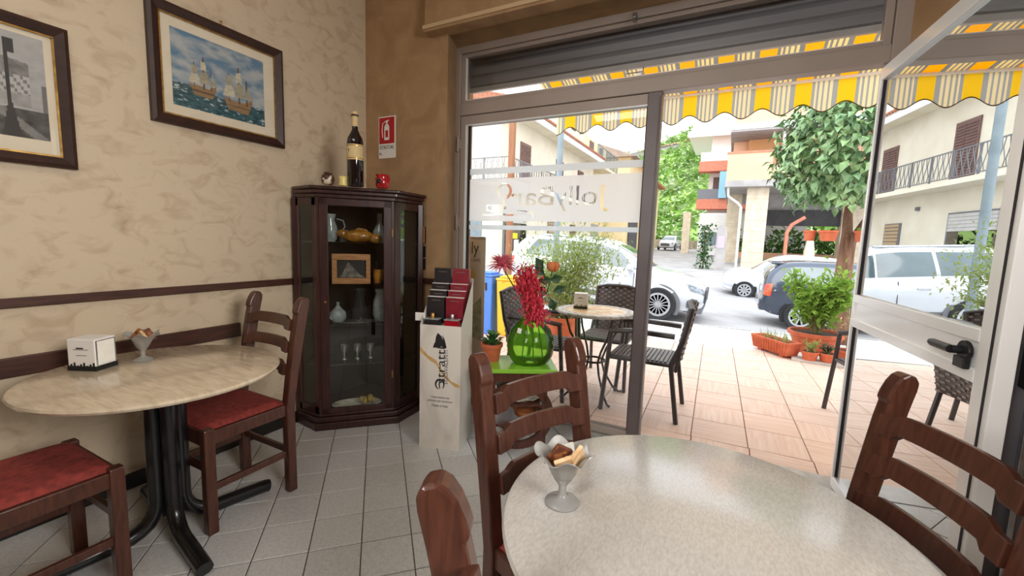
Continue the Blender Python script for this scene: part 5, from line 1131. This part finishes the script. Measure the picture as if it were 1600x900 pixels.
for y0, y1 in ((17.5, 19.7),):
    P_(h, 'garage_frame', M_iron, LX, LX + .06, y0 - .12, y1 + .12, -.1, 2.78); gd = P_(h, 'shop_window', M_hw, LX + .06, LX + .08, y0, y1, .0, 2.1); P_(h, 'shop_interior', M_dark, LX + .061, LX + .07, y0, y1, -.1, 2.1)
    for k in range(5): q = MB(); q.box(LX + .06, LX + .11, y0, y1, 2.1 + k * .125, 2.215 + k * .125); q.build('shutter_slat', M_shutlight, gd)
    P_(h, 'yellow_notice', mat('yellow_notice', S(226, 214, 40), .6), LX + .082, LX + .09, 17.9, 18.75, 1.35, 1.62); P_(h, 'blue_notice', mat('blue_notice', S(60, 84, 170), .6), LX + .082, LX + .09, 17.95, 18.2, .75, 1.3); P_(h, 'white_notice', M_white, LX + .082, LX + .09, 18.4, 18.9, .8, 1.3)
wf = P_(h, 'window_frame', M_iron, LX, LX + .05, 22.7, 23.9, .6, 2.55)
for k in range(12): q = MB(); q.box(LX + .05, LX + .075, 22.78, 23.82, .68 + k * .155, .80 + k * .155); q.build('louvre_slat', mat('wood_blind', S(176, 150, 116), .6) if k == 0 else bpy.data.materials['wood_blind'], wf)
P_(h, 'side_door', M_shutb, LX, LX + .05, 26.5, 27.5, -.1, 2.4)
q = MB()
for k in range(18): y = 20.2 + k * .125; z1 = 1.25 + .25 * math.sin(math.pi * k / 17); q.box(LX + .95, LX + .97, y, y + .02, -.1, z1)
q.box(LX + .945, LX + .975, 20.2, 22.35, .15, .19); q.box(LX + .945, LX + .975, 20.2, 22.35, 1.15, 1.19)
g_ = thing('iron_gate', 'low arched iron gate in front of the cream house', 'gate', (0, 0, 0)); q.build('gate_bars', M_irond, g_); P_(g_, 'gate_post', M_irond, LX + .92, LX + 1.0, 20.08, 20.2, -.15, 1.5); P_(g_, 'gate_post', M_irond, LX + .92, LX + 1.0, 22.35, 22.47, -.15, 1.5)
P_(h, 'wall_lamp', M_iron, LX, LX + .12, 21.6, 21.72, 3.0, 3.15)
P_(h, 'garage_door', M_pole, -13.6, -11.9, LY0 - .05, LY0, -.1, 2.3); P_(h, 'front_window', M_pole, -11.3, -10.4, LY0 - .05, LY0, 1.0, 2.2)
# second house beyond, with dark railing, and gable house
h = thing('railed_house', 'beige house with dark green balcony railing behind the cream house roof', 'house', (0, 0, 0))
P_(h, 'wall', M_cream2, -16, -10.4, 31.4, 37.5, 0, 9.3); P_(h, 'upper_wall', M_cream, -16, -11.8, 31.4, 36.5, 9.3, 12.2)
P_(h, 'balcony_slab', M_cream, -10.4, -9.3, 31.4, 37.5, 7.0, 7.2); rail_y(h, -9.35, 31.4, 37.4, 7.2, 8.5, mat('teal_railing', S(96, 116, 122), .5), .16, False)
P_(h, 'shutter', M_shutb, -10.4, -10.34, 32.6, 33.6, 7.25, 9.1); P_(h, 'shutter', M_shutb, -10.4, -10.34, 35.3, 36.3, 7.25, 9.1)
for y0 in (32.2, 34.2): P_(h, 'upper_window', M_dark, -11.8, -11.74, y0, y0 + .9, 10, 11.5)
P_(h, 'ground_door', M_shutb, -10.4, -10.34, 32, 33, .2, 2.6); P_(h, 'ground_shutter', M_conc, -10.4, -10.34, 34, 36, .2, 2.8)
h = thing('gable_house', 'pale yellow house with low gabled roof further up the side street', 'house', (0, 0, 0))
P_(h, 'wall', M_cream2, -15, -8.6, 39, 50, 0, 9.0); P_(h, 'lower_wing', M_cream2, -8.6, -8.0, 44, 52, 0, 7.6)
ro = MB(); ro.add([(-15.6, 38.5, 8.9), (-8.0, 38.5, 8.9), (-8.0, 50.5, 8.9), (-15.6, 50.5, 8.9), (-11.8, 38.5, 10.3), (-11.8, 50.5, 10.3)], [(0, 1, 4), (1, 2, 5, 4), (2, 3, 5), (3, 0, 4, 5), (3, 2, 1, 0)]); ro.build('roof', mat('weathered_roof', S(178, 160, 146), .9, c2=S(154, 138, 126), scale=2), h)
P_(h, 'wing_eave', M_roof, -9.2, -7.4, 43.5, 52.5, 7.6, 7.85)
gt = P_(h, 'garage_opening', M_dark, -8.6, -8.5, 39.6, 43.4, .3, 3.4)
for k in range(9): q = MB(); q.box(-8.5, -8.45, 39.75 + k * .42, 39.83 + k * .42, .3, 3.4); q.build('bar', M_iron, gt)
# peach apartment block on pillars
h = thing('peach_apartment_block', 'peach apartment block with deep balconies standing on tall pillars', 'building', (-.45, 0, 0)); AY = 31.4
P_(h, 'balcony_parapet', M_peach, -.25, 15, AY, AY + .25, 5.55, 6.55); P_(h, 'balcony_parapet', M_peach, -.25, 2.3, AY, AY + .25, 6.55, 7.25); P_(h, 'parapet_coping', M_brick, -.3, 2.35, AY - .06, AY + .3, 7.25, 7.36); P_(h, 'parapet_coping', M_brick, 2.3, 15, AY - .06, AY + .3, 6.55, 6.65); P_(h, 'coping_return', M_brick, 2.28, 2.38, AY - .05, AY, 6.55, 7.3)
P_(h, 'side_parapet', M_peach, -.24, 0, AY + .25, 40, 5.56, 7.24)
P_(h, 'floor_slab', M_conc, -.3, 15, AY - .1, 44, 5.15, 5.55); P_(h, 'recess_wall', M_peach2, .9, 15, AY + 2.2, AY + 2.4, 5.5, 8.7); P_(h, 'recess_wall', M_peach, -.0, .9, AY + 2.6, AY + 2.8, 5.5, 8.7)
for k, x0 in enumerate((2.9, 4.6, 6.6, 8.8, 11)):
    o = P_(h, 'window_shutter', M_peach2, x0, x0 + 1.2, AY + 2.1, AY + 2.2, 5.6, 7.8)
    for q_ in range(14): b = MB(); b.box(x0 + .08, x0 + 1.12, AY + 2.06, AY + 2.1, 5.75 + q_ * .145, 5.85 + q_ * .145); b.build('louvre_slat', M_traver, o)
b = MB(); b.box(2.4, 15, AY + .1, AY + .14, 7.2, 7.26); o = b.build('balcony_rail', M_brick, h)
b = MB()
for k in range(80): b.box(2.5 + k * .155, 2.53 + k * .155, AY + .1, AY + .13, 6.65, 7.2)
b.build('rail_bars', M_peach2, o)['kind'] = 'stuff'
P_(h, 'drain_pipe', M_white, 2.7, 2.86, AY + .3, AY + .46, 5.6, 8.7)
P_(h, 'upper_slab', M_white, -.2, 15, AY - .5, 44, 8.62, 8.95); P_(h, 'upper_slab_soffit', M_conc, -.2, 15, AY - .45, 44, 8.5, 8.62); P_(h, 'upper_parapet', M_peach, .0, 15, AY - .4, AY - .15, 8.95, 10.2); P_(h, 'upper_parapet_high', M_peach, .0, 5.2, AY - .4, AY - .15, 10.2, 10.9); P_(h, 'parapet_coping', M_brick, 5.2, 15, AY - .45, AY - .1, 10.2, 10.3)
P_(h, 'upper_wall', M_peach, .5, 15, AY + 2.2, 44, 8.9, 13)
b = MB(); b.box(5.3, 15, AY - .3, AY - .26, 10.9, 10.96)
for k in range(20): b.box(5.4 + k * .5, 5.44 + k * .5, AY - .3, AY - .26, 10.3, 10.9)
b.build('upper_railing', M_brick, h)
for x0, x1, y0, y1 in ((1.05, 2.25, AY + .6, AY + 1.8), (-.1, .8, AY + 4.4, AY + 5.6), (6.8, 8.0, AY + 4, AY + 5.2), (9.6, 10.4, AY + .6, AY + 1.6)):
    o = P_(h, 'pillar', M_traver, x0, x1, y0, y1, -.5, 5.15)
    for k in range(8): b = MB(); b.box(x0 - .02, x1 + .02, y0 - .02, y1 + .02, -.4 + k * .69, .27 + k * .69); b.build('cladding_slab', M_traver, o, bevel=.01)
b = MB(); b.tube([(.75, AY + .5, -.4), (.75, AY + .5, 3.9), (.55, AY + .5, 4.15), (-.05, AY + .4, 4.6), (-.1, AY + .3, 5.2)], .08, 8); b.build('drain_pipe', M_white, h)
P_(h, 'dark_beam', M_dark, 2.4, 15, AY + 4.4, AY + 4.8, 2.9, 4.0); P_(h, 'rear_wall', M_conc, 2.4, 15, AY + 4.8, AY + 5.1, 3.5, 5.2); P_(h, 'rear_wall', M_traver, 9.0, 15, AY + 4.4, AY + 4.7, -.5, 3.0); P_(h, 'rear_pier', M_shutb, 7.7, 8.3, AY + 4.2, AY + 4.6, -.5, 3.0)
b = MB(); b.tube([(3.5, AY + 1.2, -.3), (3.5, AY + 1.2, 2.3), (3.7, AY + 1.2, 2.8), (4.4, AY + 1.2, 3.3)], .11, 8); b.build('orange_flue', M_brick, h)
t = thing('closed_parasol', 'closed cream parasol under the apartment block', 'parasol', (4.4, AY + 1.6, -.25)); b = MB(); b.lathe([(.18, .3), (.34, .5), (.30, 1.4), (.12, 2.6), (.02, 2.9)], 14); b.build('canopy', M_mount, t, smooth=50); b = MB(); b.tube([(0, 0, 0), (0, 0, 3.0)], .03, 6); b.build('pole', M_steel, t)
t = thing('rear_hedge', 'clipped green hedge seen through the pillars of the apartment block', 'hedge', (6, AY + 12, 0)); b = MB(); rg = random.Random(4)
for k in range(1500): b.leaf((rg.uniform(-6, 7), rg.uniform(-.5, .5), rg.uniform(-.3, 2.2 + .8 * math.sin(k))), (rg.gauss(0, 1), rg.gauss(-.5, 1), rg.gauss(.4, 1)), (0, 0, 1), .6, .4)
b.build('foliage', mat('hedge_leaf', S(120, 160, 80), .7, c2=S(80, 120, 56), scale=2), t)['kind'] = 'stuff'
P_(t, 'low_wall', M_peach, -6, 7, -1.2, -.9, -.5, .9)
t = thing('grey_kiosk_sign', 'grey upright roadside sign panel in front of the pillars', 'sign', (-.6, 27.5, 0)); q = MB(); q.prism([(-.28, -.3), (.28, -.3), (.28, 2.1), (.2, 2.4), (-.1, 2.5), (-.24, 2.35)], -.1, .1, 'y'); q.build('panel', M_conc, t); P_(t, 'poster', mat('poster_lilac', S(190, 170, 200), .6), -.18, .18, -.12, -.10, 1.2, 1.9)
t = thing('climbing_shrub', 'dark green shrub beside the grey sign panel', 'shrub', (-1.5, 28.4, -.1)); b = MB()
for k in range(420): z = rg.uniform(0, 2.6); b.leaf((rg.gauss(0, .22), rg.gauss(0, .22), z), (rg.gauss(0, 1), rg.gauss(0, 1), rg.gauss(.3, 1)), (0, 0, 1), .22, .14)
b.build('foliage', mat('dark_shrub_leaf', S(80, 120, 66), .7, c2=S(54, 92, 46), scale=3), t)['kind'] = 'stuff'; b = MB(); b.tube([(0, 0, -.1), (0, 0, 2.2)], .05, 6); b.build('stem', M_bark, t)
# red-banded block behind
h = thing('red_banded_building', 'pale building with red balcony bands behind the peach apartment block', 'building', (0, 0, 0)); RY = 46
P_(h, 'wall', M_white, -2.6, 6, RY + 1.5, RY + 11, 0, 12.5); P_(h, 'top_terrace', M_white, -4.4, 6, RY + 2, RY + 11, 12.5, 14.6); P_(h, 'top_eave', M_white, -4.8, 6, RY + .5, RY + 11, 12.2, 12.5)
for z in (4.9, 8.5): P_(h, 'balcony_band', M_brick, -3.5, 6, RY, RY + 1.5, z, z + .95); P_(h, 'balcony_rail', M_iron, -3.45, 6, RY + .05, RY + .1, z + .95, z + 1.9) if z < 6 else P_(h, 'white_rail', M_white, -3.4, -.9, RY + .05, RY + .1, z + .95, z + 1.8)
P_(h, 'blue_awning', mat('blue_awning_cloth', S(150, 200, 220), .8), -1.6, -.5, RY - .25, RY - .2, 5.9, 8.4); P_(h, 'top_band', M_white, -4.8, 6, RY + .4, RY + .6, 11.9, 12.25); P_(h, 'door', M_shutb, -2.2, -1.3, RY + 1.44, RY + 1.5, 5.9, 8.1); P_(h, 'white_shed', M_white, -3.0, 2, RY - 1.5, RY + 1, -.2, 4.4); P_(h, 'shed_window', M_pole, -2.6, -1.4, RY - 1.56, RY - 1.5, 1.4, 2.6); P_(h, 'gate_pillar', M_traver, -4.6, -3.9, RY, RY + .7, 0, 4.6)
# stone wall at the street end and the hillside
sw = struct('street_end_wall'); rg = random.Random(9)
M_rub = mat('rubble_stone', S(176, 160, 136), .9, c2=S(140, 126, 106), scale=2, rand=.15)
for k in range(24): P_(sw, 'wall_stone', M_rub, -13 + k * .46, -12.56 + k * .46, 58, 58.6 + rg.uniform(-.05, .05), .4, 1.9 + rg.uniform(-.08, .08), bev=.03)
def hillz(x, y): 
    t_ = max(0, min(1, (y - 60) / 75)); ridge = 26 + 13 * max(0, min(1, (x + 28) / 34)) - 9 * max(0, min(1, (-x - 34) / 30)); s_ = t_ * t_ * (3 - 2 * t_) * .5 + t_ * .5
    return .8 + ridge * s_ + 1.6 * mnoise.fractal(Vector((x * .06, y * .06, 0)), 1, 2, 4) * min(1, t_ * 3)
M_hill = mat('hill_grass', S(178, 208, 112), .9, c2=S(146, 182, 96), scale=.09, detail=8, lo=.35, hi=.65, bump=1, bscale=.5)
b = MB(); b.grid(90, 60, lambda i, j: (-110 + 190 * i, 60 + 110 * j, hillz(-110 + 190 * i, 60 + 110 * j))); sbuild(b, 'hill', M_hill, smooth=60)
M_bush = mat('hill_scrub', S(176, 204, 120), .9, c2=S(134, 170, 92), scale=.35, detail=6, bump=.8, bscale=2); M_bush2 = mat('grey_olive_scrub', S(190, 202, 160), .9, c2=S(156, 176, 130), scale=.35, detail=6)
for nm, m, n_, sd_ in (('hill_scrub', M_bush, 1500, 1), ('olive_scrub', M_bush2, 900, 2)):
    rg = random.Random(sd_); b = MB()
    for k in range(n_):
        x = rg.uniform(-52, 16); y = rg.uniform(62, 140); z = hillz(x, y); r_ = rg.uniform(.5, 1.5); c = Vector((x, y, z + r_ * .4))
        for q in range(16):
            d_ = Vector((rg.gauss(0, 1), rg.gauss(-.4, 1), rg.gauss(.35, .8))).normalized(); b.leaf(c + d_ * r_ * rg.uniform(.3, 1) - Vector((0, 0, .2)), d_, (0, 0, 1), r_ * .9, r_ * .7, .2)
    tag(b.build(nm, m), ('green scrub bushes covering the hillside' if sd_ == 1 else 'grey olive trees dotted over the hillside'), 'scrub', kind='stuff')
h = thing('hill_villa', 'white villa with terrace railing high on the green hillside', 'house', (1.5, 112, hillz(1.5, 112) - 1.2)); P_(h, 'wall', M_white, -9, 8, 0, 9, 0, 3.6); P_(h, 'terrace_wall', M_cream, -12, 9, -3, 0, -1, 1.6); P_(h, 'roof', M_roof, -9.5, 8.5, -.5, 9.5, 3.6, 4.1); rail_x(h, -2.9, -11.8, 8.8, 1.6, 2.8, M_white, .5); 
for x0 in (-7, -3, 1, 5): P_(h, 'window', M_dark, x0, x0 + 1.4, -.06, 0, 1.7, 3.0)
h = thing('hill_road_wall', 'grey retaining wall with a sloping roof line on the hillside', 'retaining wall', (-13, 112, hillz(-13, 112) - .5)); b = MB(); b.add([(-12, 0, -1), (6, 0, 1.5), (6, 2, 1.5), (-12, 2, -1), (-12, 0, .6), (6, 0, 3.2), (6, 2, 3.2), (-12, 2, .6)], [(0, 1, 5, 4), (4, 5, 6, 7), (1, 2, 6, 5), (3, 0, 4, 7), (2, 3, 7, 6)]); b.build('wall', M_conc, h); b = MB(); b.add([(-12, -.5, .6), (6, -.5, 3.2), (6, 3, 4.2), (-12, 3, 1.6)], [(0, 1, 2, 3)]); b.build('coping', M_roof, h)
